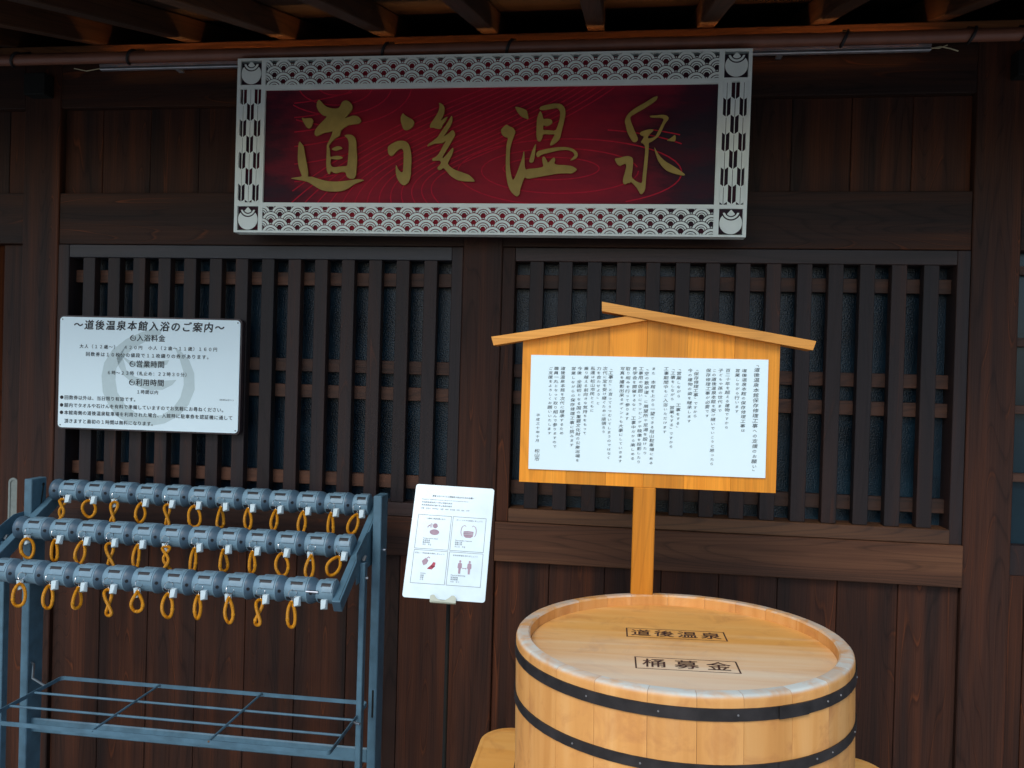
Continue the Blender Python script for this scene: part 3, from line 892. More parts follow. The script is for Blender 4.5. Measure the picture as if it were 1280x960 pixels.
# roof: purlin on the wall, rafters, boards
vbox('purlin', -4.2, 3.6, -.008, .11, 2.624, 2.688, M_PURLIN, c=.004)
SL = .30
ang = math.atan(SL)
for k in range(-10, 10):
    x = -.09 + .381 * k
    rm = MB().box(-.030, .030, -1.12, 1.05, 0, .078, .003)
    o = part('rafter', rm, M_RAFTER, bath, (x, 0, 2.690))
    o.rotation_euler = (ang, 0, 0)
for i in range(13):
    yy = -1.14 + i * .18
    bo = MB().box(-4.4, 3.9, 0, .182, 0, .014, .001)
    o = part('roof_board', bo, M_ROOFB, bath, (0, yy * math.cos(ang) - .080 * math.sin(ang), 2.690 + yy * math.sin(ang) + .0815 * math.cos(ang)))
    o.rotation_euler = (ang, 0, 0)
for yy, z in ((.19, 2.745), (.5, 2.84)):
    for k in range(-9, 9):
        x = -.09 + .381 * k
        vbox('blocking', x + .034, x + .345, yy, yy + .03, z, z + .028, M_RAFTER, c=.001)
vbox('eave_board', -4.4, 3.9, -1.115, -1.09, 2.355, 2.463, M_STAIN_H)
part('roof_covering', MB().box(-4.5, 4.0, -1.17, 1.15, .098, .15, .004), M_DARK, bath, (0, 0, 2.690)).rotation_euler = (ang, 0, 0)
vbox('sky_block_wall', -4.2, 3.6, 1.0, 1.05, FZ, 3.08, M_DARK)  # unseen dark wall, added to block the sky behind the rafters
vbox('side_wall', -4.2, -4.15, 0, 1.0, FZ, 2.75, M_DARK)
vbox('side_wall', 3.55, 3.6, 0, 1.0, FZ, 2.75, M_DARK)
for x in (-2.232, 1.335):
    vbox('beam_end', x - .044, x + .044, -.055, -.001, 2.485, 2.568, M_BLACKM, c=.003)
for x in (-3.9, 3.0):
    vbox('wall_backing', min(x, x + .75 * (1 if x < 0 else 1)), x + .6, .10, .13, FZ, 2.62, M_DARK)

# ================================================================== RAIN PIPE + LIGHT BAR
pipe = thing('rain_pipe', 'brown rain pipe running along the wall under the eave', 'pipe', (0, -.10, 2.598))
part('pipe', MB().cyl((-4.1, 0, 0), (3.5, 0, 0), .0205, n=20), M_PIPE, pipe)
part('coupling', MB().cyl((.30, 0, 0), (.55, 0, 0), .0215, n=20), M_PIPE, pipe)
for x in (-2.27, -1.80, -.83, -.385, .73, 1.125, 1.285):
    hk = MB()
    pts = [(x + .010 * math.sin(R(a)) , -.0245 * math.cos(R(a)), .0245 * math.sin(R(a))) for a in range(-100, 101, 20)]
    pts.append((x + .012, .055, .048))
    hk.tube(pts, .0055, 6)
    part('hook', hk, M_HOOK, pipe)
bar = thing('light_bar', 'long thin metal light bar glowing orange behind the brown pipe', 'lamp', (-.47, -.048, 2.580))
part('housing', MB().box(-1.49, 1.49, -.009, .009, -.0085, .006, .002), M_ALU, bar)
part('led_strip', MB().box(-1.475, 1.475, .000, .0075, .0062, .0078, 0), M_LED, bar)
part('front_lip', MB().box(-1.49, 1.49, -.009, -.0075, .006, .0125, 0), M_ALU, bar)
part('back_lip', MB().box(-1.49, 1.49, .0078, .009, .006, .0115, 0), M_ALU, bar)
part('groove', MB().box(-1.488, 1.488, -.0105, -.0092, -.003, -.001, 0), M_BLACKM, bar)
wr = MB()
wr.tube([(-1.49, 0, 0), (-1.515, -.004, -.006), (-1.545, -.006, -.011), (-1.575, -.004, -.004), (-1.60, 0, .002)], .0018, 6)
part('wire', wr, M_WIRE, bar)
wr = MB()
wr.tube([(1.49, 0, 0), (1.52, -.004, .004), (1.55, -.006, -.004), (1.575, -.004, -.012)], .0022, 6)
wr.tube([(1.49, 0, .002), (1.515, -.006, -.002), (1.54, -.006, .008)], .0018, 6)
part('wire', wr, M_WIRE, bar)
for x in (-1.2, -.2, 1.0):
    part('bracket', MB().box(x, x + .02, .0092, .052, -.004, .004, 0), M_ALU, bar)

# ================================================================== BIG SIGN
sign = thing('hanging_sign', 'wide crimson signboard with gold brush characters and white fretwork border above the windows', 'sign',
             mat=frame((-.4684, -.12, 2.2518), .0111, -.0013, .0053))
W2, H2 = .899, .311


def fret(fn, u0, u1, v0, v1, y0, y1, step):
    """white plate cut out wherever fn < 0 (marching squares, extruded)"""
    nu, nv = int(math.ceil((u1 - u0) / step)), int(math.ceil((v1 - v0) / step))
    U = np.linspace(u0, u1, nu + 1); Vv = np.linspace(v0, v1, nv + 1)
    A, B = np.meshgrid(U, Vv, indexing='ij')
    D = fn(A, B)
    D = np.where(np.abs(D) < 1e-7, 1e-7, D)
    verts, faces, cache = [], [], {}

    def vid(key, u, v, y):
        k = (key, y)
        if k not in cache:
            cache[k] = len(verts)
            verts.append((u, y, v))
        return cache[k]
    ins = D > 0
    for i in range(nu):
        j = 0
        while j < nv:
            c = (ins[i, j], ins[i + 1, j], ins[i + 1, j + 1], ins[i, j + 1])
            if not any(c):
                j += 1
                continue
            if all(c):
                faces.append((vid((i, j), U[i], Vv[j], y0), vid((i + 1, j), U[i + 1], Vv[j], y0),
                              vid((i + 1, j + 1), U[i + 1], Vv[j + 1], y0), vid((i, j + 1), U[i], Vv[j + 1], y0)))
                j += 1
                continue
            cs = ((i, j), (i + 1, j), (i + 1, j + 1), (i, j + 1))
            poly = []
            for k in range(4):
                a, b2 = cs[k], cs[(k + 1) % 4]
                da, db = D[a], D[b2]
                if da > 0:
                    poly.append((a, U[a[0]], Vv[a[1]], 0))
                if (da > 0) != (db > 0):
                    t_ = da / (da - db)
                    key = tuple(sorted((a, b2)))
                    poly.append((key, U[a[0]] + t_ * (U[b2[0]] - U[a[0]]), Vv[a[1]] + t_ * (Vv[b2[1]] - Vv[a[1]]), 1))
            if len(poly) >= 3:
                faces.append(tuple(vid(k, u, v, y0) for k, u, v, e in poly))
                m2 = len(poly)
                for q in range(m2):
                    a, b2 = poly[q], poly[(q + 1) % m2]
                    if a[3] and b2[3]:
                        faces.append((vid(b2[0], b2[1], b2[2], y0), vid(a[0], a[1], a[2], y0), vid(a[0], a[1], a[2], y1), vid(b2[0], b2[1], b2[2], y1)))
            j += 1
    mb = MB()
    mb.v, mb.f = verts, faces
    return mb


PW = .0672       # wave pitch
RW = PW * .462
ROW = .0233


def waves(vb, uc):
    """overlapping concentric scales; vb = height of the front row's centres, uc = one centre"""
    def fn(u, v):
        out = np.full(u.shape, -.001)
        done = np.zeros(u.shape, bool)
        for k in range(0, 7):
            cv = vb + ROW * k
            off = uc + (PW / 2 if k % 2 else 0)
            du = (u - off + PW / 2) % PW - PW / 2
            r = np.hypot(du, v - cv)
            inside = r < PW * .5
            q = r / RW
            # bands: white 1-.74, gap, white .65-.48, gap, white .39-.24, hole
            d = np.maximum.reduce([np.minimum(1 - q, q - .735), np.minimum(.640 - q, q - .475), np.minimum(.390 - q, q - .29)]) * RW
            # rim gap so that the scale reads apart from the one behind
            out = np.where(inside & ~done, d, out)
            done |= inside
        return out
    return fn


def emblem(cu, cv, S_):
    def fn(u, v):
        x, y = (u - cu) / S_, (v - cv) / S_
        body = .43 - np.hypot(x, y + .045)
        r = np.hypot(x, y - .42)
        low = np.minimum(body, r - .370)
        mid = np.minimum(np.minimum(.318 - r, r - .238), .350 - y)
        top = np.minimum(.192 - r, .478 - y - np.abs(x) * 1.15)
        d = np.maximum.reduce([low, mid, top])
        return d * S_
    return fn


def arrows(uc, cw, vt, L_, par):
    """three columns of fletching; alternate feathers are cut out, each with its shaft line"""
    def fn(u, v):
        k = np.round((u - uc) / cw)
        dx = u - uc - k * cw
        t_ = (vt - v) + np.abs(dx) * .75
        n = np.floor(t_ / L_)
        odd = (n + k) % 2 == par
        ph = t_ - n * L_
        edge = np.minimum(ph, L_ - ph)
        adx = np.abs(dx)
        cut = np.maximum(.0013 - adx, adx - (cw / 2 - .0005))      # >0 = white inside a cut feather
        cut = np.maximum(cut, .0006 - edge)
        white = adx - .0009                                         # <0 on the dark shaft line
        d = np.where(odd, cut, white)
        d = np.where(np.abs(k) > 1.01, .004, d)
        return d
    return fn


FY0, FY1 = -.013, -.0113
part('back_panel', MB().box(-W2 + .004, W2 - .004, .010, .034, -H2 + .004, H2 - .004, .002), M_SIGNEDGE, sign)
part('red_board', MB().box(-W2 + .014, W2 - .014, -.0035, .0095, -H2 + .014, H2 - .014, 0), M_RED, sign)
# plain bars of the border
bars = [(-W2, W2, .3040, H2), (-W2, W2, -H2, -.3040),
        (-W2, -.887, -.3040, .3040), (.887, W2, -.3040, .3040),
        (-.8075, -.7925, -.3040, .3040), (.7925, .8095, -.3040, .3040),
        (-.887, -.8075, .2030, .2165), (.8095, .887, .2030, .2165), (-.887, -.8075, -.2170, -.2035), (.8095, .887, -.2170, -.2035),
        (-.7925, .7925, .1985, .2155), (-.7925, .7925, -.2170, -.2035)]
fb = MB()
for a, b_, c_, d_ in bars:
    fb.box(a, b_, FY0, -.0036, c_, d_, 0)
part('border_frame', fb, M_WHITEP, sign)
eb = MB()
eb.box(-W2, W2, -.004, .036, H2 - .0035, H2, 0).box(-W2, W2, -.004, .036, -H2, -H2 + .0035, 0)
eb.box(-W2, -W2 + .0035, -.004, .036, -H2, H2, 0).box(W2 - .0035, W2, -.004, .036, -H2, H2, 0)
part('outer_edge', eb, M_WHITEP, sign)
ST_ = .00135
part('wave_fretwork', fret(waves(.2045, -.7595), -.7925, .7925, .2150, .3045, FY0, FY1, ST_), M_WHITEP, sign, smooth=False)
part('wave_fretwork', fret(waves(-.3150, -.7595), -.7925, .7925, -.3045, -.2165, FY0, FY1, ST_), M_WHITEP, sign, smooth=False)
for cu in (-.8465, .8485):
    part('arrow_fretwork', fret(arrows(cu, .0275, .2010, .0577, 1 if cu < 0 else 0), cu - .0405, cu + .0405, -.2040, .2035, FY0, FY1, .0010), M_WHITEP, sign, smooth=False)
    for cv in (.2602, -.2605):
        part('corner_emblem', fret(emblem(cu, cv, .086), cu - .0405, cu + .0405, cv - .0435, cv + .0435, FY0, FY1, .0012), M_WHITEP, sign, smooth=False)
fl = MB()
for ln in FLOW_LINES:
    P = [Vector((a / 1e4, 0, b_ / 1e4)) for a, b_ in ln]
    V, F = [], []
    for i, p in enumerate(P):
        tg = (P[min(i + 1, len(P) - 1)] - P[max(i - 1, 0)]).normalized()
        nrm = Vector((-tg.z, 0, tg.x)) * .0020
        V += [(p + nrm)[:], (p - nrm)[:]]
    V = [(a, -.0042, c_) for a, b_, c_ in V]
    for i in range(len(P) - 1):
        F.append((2 * i, 2 * i + 1, 2 * i + 3, 2 * i + 2))
    fl.add(V, F)
part('carved_flow_lines', fl, M_FLOW, sign, smooth=False, kind='stuff')
for polys in CALLIGRAPHY:
    cb = MB()
    for p in polys:
        P = [(a / 1e4, b_ / 1e4) for a, b_ in p]
        Q = []                       # one round of corner cutting keeps the brush edge soft
        n_ = len(P)
        for i in range(n_):
            a, b2 = P[i], P[(i + 1) % n_]
            Q.append((a[0] * .78 + b2[0] * .22, a[1] * .78 + b2[1] * .22))
            Q.append((a[0] * .22 + b2[0] * .78, a[1] * .22 + b2[1] * .78))
        cb.prism(Q, -.0155, -.0105)
        cu_, cv_ = sum(q[0] for q in P) / n_, sum(q[1] for q in P) / n_
    part('gold_character', cb, M_GOLD, sign, smooth=False)
part('hanger', MB().box(-.5, -.46, .034, .118, .20, .26, .002).box(.46, .5, .034, .118, .20, .26, .002), M_BLACKM, sign)

# ================================================================== INFO PANEL
info = thing('info_panel', 'pale rounded information panel with black lettering hung on the left lattice window', 'sign board',
             mat=frame((-1.7455, -.03, 1.4215), -.0017, .0356, -.0003))


def rrect(w, h, r, n=6):
    P = []
    for cx_, cz_, a0 in ((w - r, h - r, 0), (-w + r, h - r, 90), (-w + r, -h + r, 180), (w - r, -h + r, 270)):
        for k in range(n + 1):
            a = R(a0 + 90 * k / n)
            P.append((cx_ + r * math.cos(a), cz_ + r * math.sin(a)))
    return P


part('frame', MB().prism(rrect(.3640, .2178, .017), -.002, .020), M_PANELF, info)
part('face', MB().prism(rrect(.3585, .2120, .014), -.006, -.0025), M_PANELW, info)
EMB = [[(600,185),(500,230),(410,300),(360,380),(345,460),(355,560),(400,650),(470,720),(560,755),(660,760),(760,740),(850,690),(910,620),(945,530),(940,430),(905,350),(860,305),(810,270),(845,345),(870,420),(875,500),(855,580),(810,645),(740,690),(660,700),(570,680),(500,630),(450,560),(435,480),(440,410),(480,350),(540,290),(610,250),(680,220),(722,195),(715,165),(660,168)],
       [(500,270),(470,330),(520,360),(600,372),(700,362),(778,352),(765,380),(700,402),(600,408),(520,385),(480,345),(505,420),(560,460),(650,482),(740,480),(828,472),(800,505),(740,535),(650,540),(560,512),(490,455),(455,400),(440,350)]]


def emb_poly(scale, cu, cv, y, mb):
    for p in EMB:
        mb.prism([((a - 645) / 300 * scale + cu, -(b_ - 460) / 300 * scale + cv) for a, b_ in p], y, y + .0003)


for su_ in (-1, 1):
    for sv_ in (-1, 1):
        part('screw', MB().cyl((su_ * .349, -.0061, sv_ * .2025), (su_ * .349, -.0072, sv_ * .2025), .0030, .0024, 10), M_PULL, info)
wm = MB()
emb_poly(.186, 0, -.010, -.00635, wm)
part('watermark_emblem', wm, M_WMARK, info, smooth=False)
Y_ = -.0071
TT = '～道後温泉本館入浴のご案内～'
for i, ch in enumerate(TT):
    q = MB()
    put(q, ch, -.305 + .605 * (i + .5) / len(TT), .1825, .0385, .0385, Y_, .024, .12, random.uniform(-.04, .04))
    part('title_character', q, M_INK, info, smooth=False, kind=None)
for s_, a, b_, v in (('入浴料金', -.049, .066, .1375), ('営業時間', -.049, .066, .0385), ('利用時間', -.049, .066, -.0315)):
    q = MB()
    line(q, s_, a, b_, v, .0275, Y_, off=.016)
    part('heading', q, M_INK, info, smooth=False, kind='stuff')
    q = MB()
    emb_poly(.0115, -.063, v, Y_ - .0001, q)
    part('heading_emblem', q, M_INK, info, smooth=False, kind='stuff')
tx = MB()
line(tx, '大人（１２歳～）　４２０円　小人（２歳～１１歳）１６０円', -.279, .273, .1005, .0165, Y_, off=.010)
line(tx, '回数券は１０枚分の値段で１１枚綴りの券があります。', -.253, .250, .071, .0175, Y_, off=.010)
line(tx, '６時～２３時（札止め：２２時３０分）', -.165, .165, .0025, .0165, Y_, off=.010)
line(tx, '１時間以内', -.046, .044, -.0675, .0165, Y_, off=.010)
line(tx, '●回数券以外は、当日限り有効です。', -.353, -.036, -.097, .0175, Y_, off=.010)
line(tx, '●館内でタオルや石けんを有料で準備していますのでお気軽にお尋ねください。', -.353, .312, -.1265, .0175, Y_, off=.010)
line(tx, '●本館南側の道後温泉駐車場を利用された場合、入館時に駐車券を認証機に通して', -.353, .339, -.1550, .0175, Y_, off=.010)
line(tx, '頂きますと最初の１時間は無料になります。', -.333, .036, -.1870, .0175, Y_, off=.010)
line(tx, '道後温泉公式サイト', .284, .342, -.088, .006, Y_)
part('small_lettering', tx, M_INK, info, smooth=False, kind='stuff')

# ================================================================== A4 STAND WITH POSTER
sp = thing('poster_stand', 'slim black floor stand with a clear holder ledge in front of the middle post', 'stand', (-.402, -.79, FZ))
SM = frame((-.405, -.8102, 1.0178), -.4341, .0954, .0339)
Sinv = Matrix.Translation((-.402, -.79, FZ)).inverted()
po = MB()
po.cyl((-.008, .012, .01), (-.008, .012, .925 - FZ), .0056, n=12)
part('pole', po, M_BLACKM, sp)
part('base', MB().lathe([(0, .0), (0, .14), (.006, .14), (.012, .13), (.016, .02), (.016, 0)], 'Z', 32), M_BLACKM, sp)
hm = MB()
Ml = Sinv @ SM
hold = [(-.024, -.142), (-.020, -.139), (-.014, -.139), (-.008, -.147), (.002, -.1515), (.014, -.151), (.024, -.144), (.030, -.138), (.036, -.138), (.0415, -.143), (.0415, -.156), (-.024, -.154)]
h2 = MB().prism([(a - .009, b_) for a, b_ in hold], -.012, -.0095).box(-.033, .0325, -.0095, .004, -.1575, -.1515, .001).box(-.033, .0325, .0008, .004, -.156, -.05, .001)
hm.add(h2.v, h2.f, Ml)
part('holder', hm, M_CLEAR, sp)
po2 = thing('poster', 'white laminated sheet with four framed hygiene icons standing in the holder', 'poster', mat=SM)
shape = rrect(.105, .1485, .007)
part('sheet', MB().prism(shape, -.002, .0003), M_LAMI, po2)
pf = MB()
for a, b_, c_, d_ in ((-.0895, -.001, -.0235, .0665), (.0025, .0905, -.0235, .0665), (-.0895, -.001, -.1120, -.0265), (.0025, .0905, -.1120, -.0265)):
    w_ = .0009
    pf.box(a, b_, -.0026, -.0021, d_ - w_, d_, 0).box(a, b_, -.0026, -.0021, c_, c_ + w_, 0)
    pf.box(a, a + w_, -.0026, -.0021, c_ + w_, d_ - w_, 0).box(b_ - w_, b_, -.0026, -.0021, c_ + w_, d_ - w_, 0)
part('printed_frames', pf, M_LINE, po2, smooth=False, kind='stuff')
pt = MB()
yy = -.0026
line(pt, '新型コロナウイルス感染拡大防止のためのお願い', -.058, .054, .1185, .0050, yy, off=.01)
prop_line(pt, 'Request for cooperation to prevent the spread of novel coronavirus infection', -.0845, .1085, .0037, yy)
line(pt, '新冠病毒感染症扩大防止措施的请求', -.0845, -.003, .1005, .0046, yy)
line(pt, '新冠病毒感染症擴大防止措施的請求', -.0845, -.003, .0925, .0046, yy)
line(pt, '신종 코로나 바이러스 감염 확대 방지를 위한 협조 부탁', -.0845, .044, .0838, .0044, yy)
line(pt, '入館時に検温を願います！', -.066, -.014, .057, .0044, yy)
line(pt, '正しくマスクを着用しましょう！', .012, .084, .0575, .0044, yy)
line(pt, '手洗い・手指消毒を徹底しましょう！', -.086, -.006, -.0345, .0044, yy)
line(pt, '身体的距離を保ちましょう！', .012, .080, -.0350, .0044, yy)
prop_line(pt, 'Temperature check', -.070, .0045, .0046, yy)
prop_line(pt, 'Face masks required', .014, .0042, .0050, yy, .02)
prop_line(pt, 'Sanitize', -.066, -.0855, .0042, yy)
prop_line(pt, 'Physical distancing', .012, -.0855, .0048, yy)
for a, v, s_ in ((-.070, -.001, '体温检查'), (-.070, -.0065, '體溫檢查'), (-.070, -.012, '체온 측정'), (.014, -.0015, '佩戴口罩'), (.014, -.0065, '佩戴口罩'), (.014, -.0125, '마스크 착용'),
                 (-.066, -.0915, '消毒'), (-.066, -.0965, '消毒'), (-.066, -.1015, '소독'), (.012, -.0915, '保持距离'), (.012, -.0965, '保持距離'), (.012, -.1025, '거리 두기')):
    line(pt, s_, a, a + len(s_) * .0048, v, .0044, yy)
part('printed_text', pt, M_TXT, po2, smooth=False, kind='stuff')


def ell(cu, cv, a, b_, n=20):
    return [(cu + a * math.cos(2 * math.pi * k / n), cv + b_ * math.sin(2 * math.pi * k / n)) for k in range(n)]


e = .0003
ic = MB()
ic.prism(ell(-.0415, .0385, .0065, .0065), -.0026, -.0026 + e)
ic.prism(ell(-.042, .0215, .0125, .0075), -.0026, -.0026 + e)
ic.prism([(-.062, .034), (-.058, .040), (-.054, .040), (-.056, .037), (-.059, .036), (-.060, .032)], -.0026, -.0026 + e)
for r0 in (.010, .013):
    P = [(-.0415 + r0 * math.cos(R(a)), .0385 + r0 * math.sin(R(a))) for a in range(150, 215, 10)]
    P += [(-.0415 + (r0 - .0012) * math.cos(R(a)), .0385 + (r0 - .0012) * math.sin(R(a))) for a in range(210, 145, -10)]
    ic.prism(P, -.0026, -.0026 + e)
part('temperature_icon', ic, M_ICON, po2, smooth=False, kind='stuff')
ic = MB()
# mask
for q_ in ([(.034, .029), (.047, .0305), (.060, .029), (.060, .0255), (.047, .0262), (.034, .0255)], [(.034, .0247), (.047, .0254), (.060, .0247), (.060, .0215), (.047, .0222), (.034, .0215)],
           [(.034, .0207), (.047, .0214), (.060, .0207), (.0585, .016), (.053, .0125), (.041, .0125), (.0355, .016)]):
    ic.prism(q_, -.0026, -.0026 + e)
for sgn in (-1, 1):
    P = []
    for a in range(0, 181, 15):
        P.append((.047 + sgn * (.013 + .006 * math.sin(R(a))), .015 + .016 * (1 - math.cos(R(a))) / 1.15))
    P.append((.047 + sgn * .010, .045))
    P.append((.047 + sgn * .007, .041))
    Q = [(a + sgn * .0018, b_ + .0004) for a, b_ in P]
    for i in range(len(P) - 1):
        q = [P[i], P[i + 1], Q[i + 1], Q[i]]
        ic.prism(q, -.0026, -.0026 + e)
part('mask_icon', ic, M_ICON, po2, smooth=False, kind='stuff')
ic = MB()
# people and arrow
for cu in (.033, .0575):
    ic.prism(ell(cu, -.0495, .0028, .003, 12), -.0026, -.0026 + e)
    ic.prism([(cu - .0050, -.055), (cu - .002, -.053), (cu + .002, -.053), (cu + .0050, -.055), (cu + .0055, -.066), (cu + .003, -.068), (cu + .0025, -.081), (cu - .0025, -.081), (cu - .003, -.068), (cu - .0055, -.066)], -.0026, -.0026 + e)
ic.prism([(.0395, -.067), (.042, -.0645), (.042, -.0663), (.0485, -.0663), (.0485, -.0645), (.051, -.067), (.0485, -.0695), (.0485, -.0677), (.042, -.0677), (.042, -.0695)], -.0026, -.0026 + e)
part('distance_icon', ic, M_ICON, po2, smooth=False, kind='stuff')
ic = MB()
# soap bottle
ic.prism([(-.066, -.055), (-.056, -.046), (-.049, -.053), (-.053, -.062), (-.061, -.066)], -.0026, -.0026 + e)
ic.prism([(-.054, -.046), (-.050, -.0425), (-.046, -.0445), (-.0455, -.048), (-.0475, -.047), (-.049, -.0445), (-.0525, -.048)], -.0026, -.0026 + e)
part('soap_bottle_icon', ic, M_ICON, po2, smooth=False, kind='stuff')
hr = MB()
hr.prism([(-.042, -.066), (-.036, -.056), (-.030, -.057), (-.031, -.068), (-.037, -.071)], -.0026, -.0026 + e)
for k in range(4):
    a = -.050 + k * .0032
    hr.prism([(a, -.073 - k * .0006), (a + .008, -.065), (a + .010, -.0668), (a + .0018, -.0755)], -.0026, -.0026 + e)
part('hand_icon', hr, M_ICONR, po2, smooth=False, kind='stuff')

# ================================================================== NOTICEBOARD BEHIND THE BARREL
nb = thing('notice_board', 'orange cypress noticeboard with a little gabled top on a square post behind the barrel', 'notice board', (.10, -.605, FZ))
apex = (.0, 1.614)
AX = .092


def roofz(x):
    # underside of the two roof slats (world x)
    if x < AX:
        return 1.5375 + (x + .330) * .078 / .422
    return 1.6385 - (x + .0312) * .0947 / .5602


edges = [-.2495, -.118, -.008, .095, .205, .330, .4495]
for i in range(6):
    a, b_ = edges[i] + .0003, edges[i + 1] - .0003
    P = [(a - .10, 1.1565), (b_ - .10, 1.1565), (b_ - .10, roofz(b_) + .002)]
    if a < AX < b_:
        P.append((AX - .10, roofz(AX) + .002))
    P.append((a - .10, roofz(a) + .002))
    zc = 1.1565
    P = [(u, v - zc) for u, v in P]
    part('board_plank', MB().prism(P, -.015 + random.uniform(0, .0003), .015), M_NOTICE, nb, (0, 0, zc - FZ))
# roof slats
left = [(-.337, 1.5615), (-.330, 1.5375), (.0925, 1.6158), (.0400, 1.6258)]
right = [(-.032, 1.6640), (-.0312, 1.6385), (.529, 1.5438), (.5365, 1.5680)]
part('roof_slat', MB().prism([(a - .10, b_ - FZ) for a, b_ in left], -.034, .030), M_ROOFSLAT, nb)
part('roof_slat', MB().prism([(a - .10, b_ - FZ) for a, b_ in right], -.038, .034), M_ROOFSLAT, nb)
pm = MB().box(-.030, .030, -.022, .022, 0, 1.156 - FZ, .003)
part('post', pm, M_NOTICE, nb, (-.0, .0, 0))
pbk = MB().box(-.030, .030, .0155, .050, 0, .40, .003)
part('back_batten', pbk, M_NOTICE, nb, (0, 0, 1.156 - FZ))
PM = frame((.0976, -.6235, 1.3551), 0, 0, -.0035)
pa = thing('notice_sheet', 'large white sheet of vertical brush handwriting fixed to the orange noticeboard', 'notice', mat=PM)
part('sheet', MB().box(-.322, .322, -.0010, .0025, -.160, .160, .0002), M_PAPER, pa)
COLS = [
 ('「道後温泉本館保存修理工事への支援のお願い」', .2917, .1525, -.1502, 1), ('道後温泉本館の保存修理工事は', .2594, .1353, -.0393, 0),
 ('営業しながら行います', .2419, .135, .0122, 0), ('百二十年を超える建物ですから', .2166, .1344, -.032, 0), ('子どもや孫の世代まで', .1976, .1341, .0131, 0),
 ('この道後温泉本館を受け継いでいこうと思ったら', .18, .1337, -.1327, 0), ('保存修理工事が必要です', .1644, .1334, -.0024, 0),
 ('「保存修理工事」ですから', .1324, .1349, -.0033, 0), ('今の建物の姿を継承します', .1161, .1324, -.0184, 0),
 ('「営業しながら　工事をする」', .086, .1362, -.0376, 0), ('「工事をしながら　営業もする」ですから', .0696, .1358, -.0893, 0), ('工事期間中もご入浴いただけます', .0517, .1355, -.0496, 0),
 ('また　本館を上から一望できる冠山駐車場にある', .0171, .1348, -.1367, 0), ('「空の散歩道」に展望所や足湯を設けたり', -.0009, .1344, -.1102, 0),
 ('工事用の仮囲いにラッピングや映像を投影したり', -.0169, .1341, -.135, 0), ('見学会を開催するなど　工事中だから楽しめる', -.0336, .1337, -.1261, 0),
 ('取り組みを行って参ります', -.0517, .1334, -.0161, 0), ('写真を撮影出来るポイントも大事にしていきます', -.0677, .1331, -.1347, 0),
 ('「工事だ」と言ってうつむいてしまうのではなく', -.0992, .1324, -.1263, 0), ('次代に宝を受け継ぐために頑張ろう', -.1153, .1321, -.055, 0),
 ('力を合わせよう」と', -.1322, .1318, .0237, 0), ('私達は松山市民とともに', -.1484, .1314, .0033, 0), ('乗り越える前向きな気持ちをもって', -.1668, .1311, -.0604, 0),
 ('今後　全国初となる国の重要文化財の公衆浴場を', -.1853, .1307, -.1369, 0), ('営業しながらの保存修理工事に挑みます', -.2024, .1303, -.095, 0),
 ('道後温泉本館を次代に継承するため', -.2313, .1298, -.0625, 0), ('職員一丸となって取り組んで参りますので', -.25, .1294, -.1004, 0), ('ご支援をよろしくお願いいたします', -.2657, .1291, -.0636, 0),
 ('平成三十年十月', -.2981, -.0025, -.0857, 2), ('松山市', -.2982, -.1023, -.1375, 3)]
hw = MB()
for s_, u, v0, v1, big in COLS:
    size = (.0122, .0142, .0100, .0135)[big]
    if s_ == COLS[0][0]:
        size = .0142
    vert_line(hw, s_, u, v0, v1, size, -.0014, off=.005, jit=.05)
part('handwriting', hw, M_INKT, pa, smooth=False, kind='stuff')

# ================================================================== BARREL ON ITS STAND
BZ = .47 + .22            # stand height above the paving
st = thing('barrel_stand', 'low pale wooden stand with rounded corners carrying the barrel', 'stand', (.20, -1.03, FZ))
pl = [(a, b_) for a, b_ in rrect(.520, .388, .085, 8)]
for i, (y0, y1) in enumerate(((-.388, -.13), (-.13, .13), (.13, .388))):
    # three boards side by side, cut to the rounded outline
    def clip(poly, ya, yb):
        for s_, yv in ((1, ya), (-1, yb)):
            out = []
            for k in range(len(poly)):
                p, q = poly[k], poly[(k + 1) % len(poly)]
                ip, iq = s_ * (p[1] - yv) >= 0, s_ * (q[1] - yv) >= 0
                if ip:
                    out.append(p)
                if ip != iq:
                    tt = (yv - p[1]) / (q[1] - p[1])
                    out.append((p[0] + tt * (q[0] - p[0]), yv))
            poly = out
        return poly
    P = clip(pl, y0 + .0004, y1 - .0004)
    mm_ = MB().prism(P, -.045, -.0)
    bev = Matrix.Rotation(R(90), 4, 'X')
    # prism is in XZ with depth Y: turn it flat
    m2 = MB()
    m2.add([(x, z, -y) for x, y, z in mm_.v], [tuple(reversed(f)) for f in mm_.f])
    m2.v = [(x, y, z + BZ - .045) for x, y, z in m2.v]
    part('top_board', m2, M_BENCH, st)
eg = MB()
ring_o = rrect(.520, .388, .085, 8)
prof = [(.000, BZ - .004), (-.0006, BZ - .0015), (-.003, BZ + .0006), (-.007, BZ + .0012), (-.012, BZ + .0010)]
V, F = [], []
for off, z in [(.003, BZ - .043), (.003, BZ - .006)] + [(o_ + .003, z_) for o_, z_ in prof]:
    sc_x, sc_y = (.520 + off) / .520, (.388 + off) / .388
    V += [(a * sc_x, b_ * sc_y, z) for a, b_ in ring_o]
nr = len(ring_o)
for i in range(len(V) // nr - 1):
    for k in range(nr):
        k2 = (k + 1) % nr
        F.append((i * nr + k, i * nr + k2, (i + 1) * nr + k2, (i + 1) * nr + k))
eg.add(V, F)
part('edge_band', eg, M_BENCH, st)
for sx in (-1, 1):
    for sy in (-1, 1):
        part('leg', MB().box(-.035, .035, -.035, .035, 0, .645, .004), M_STAVE, st, (sx * .40, sy * .28, 0))

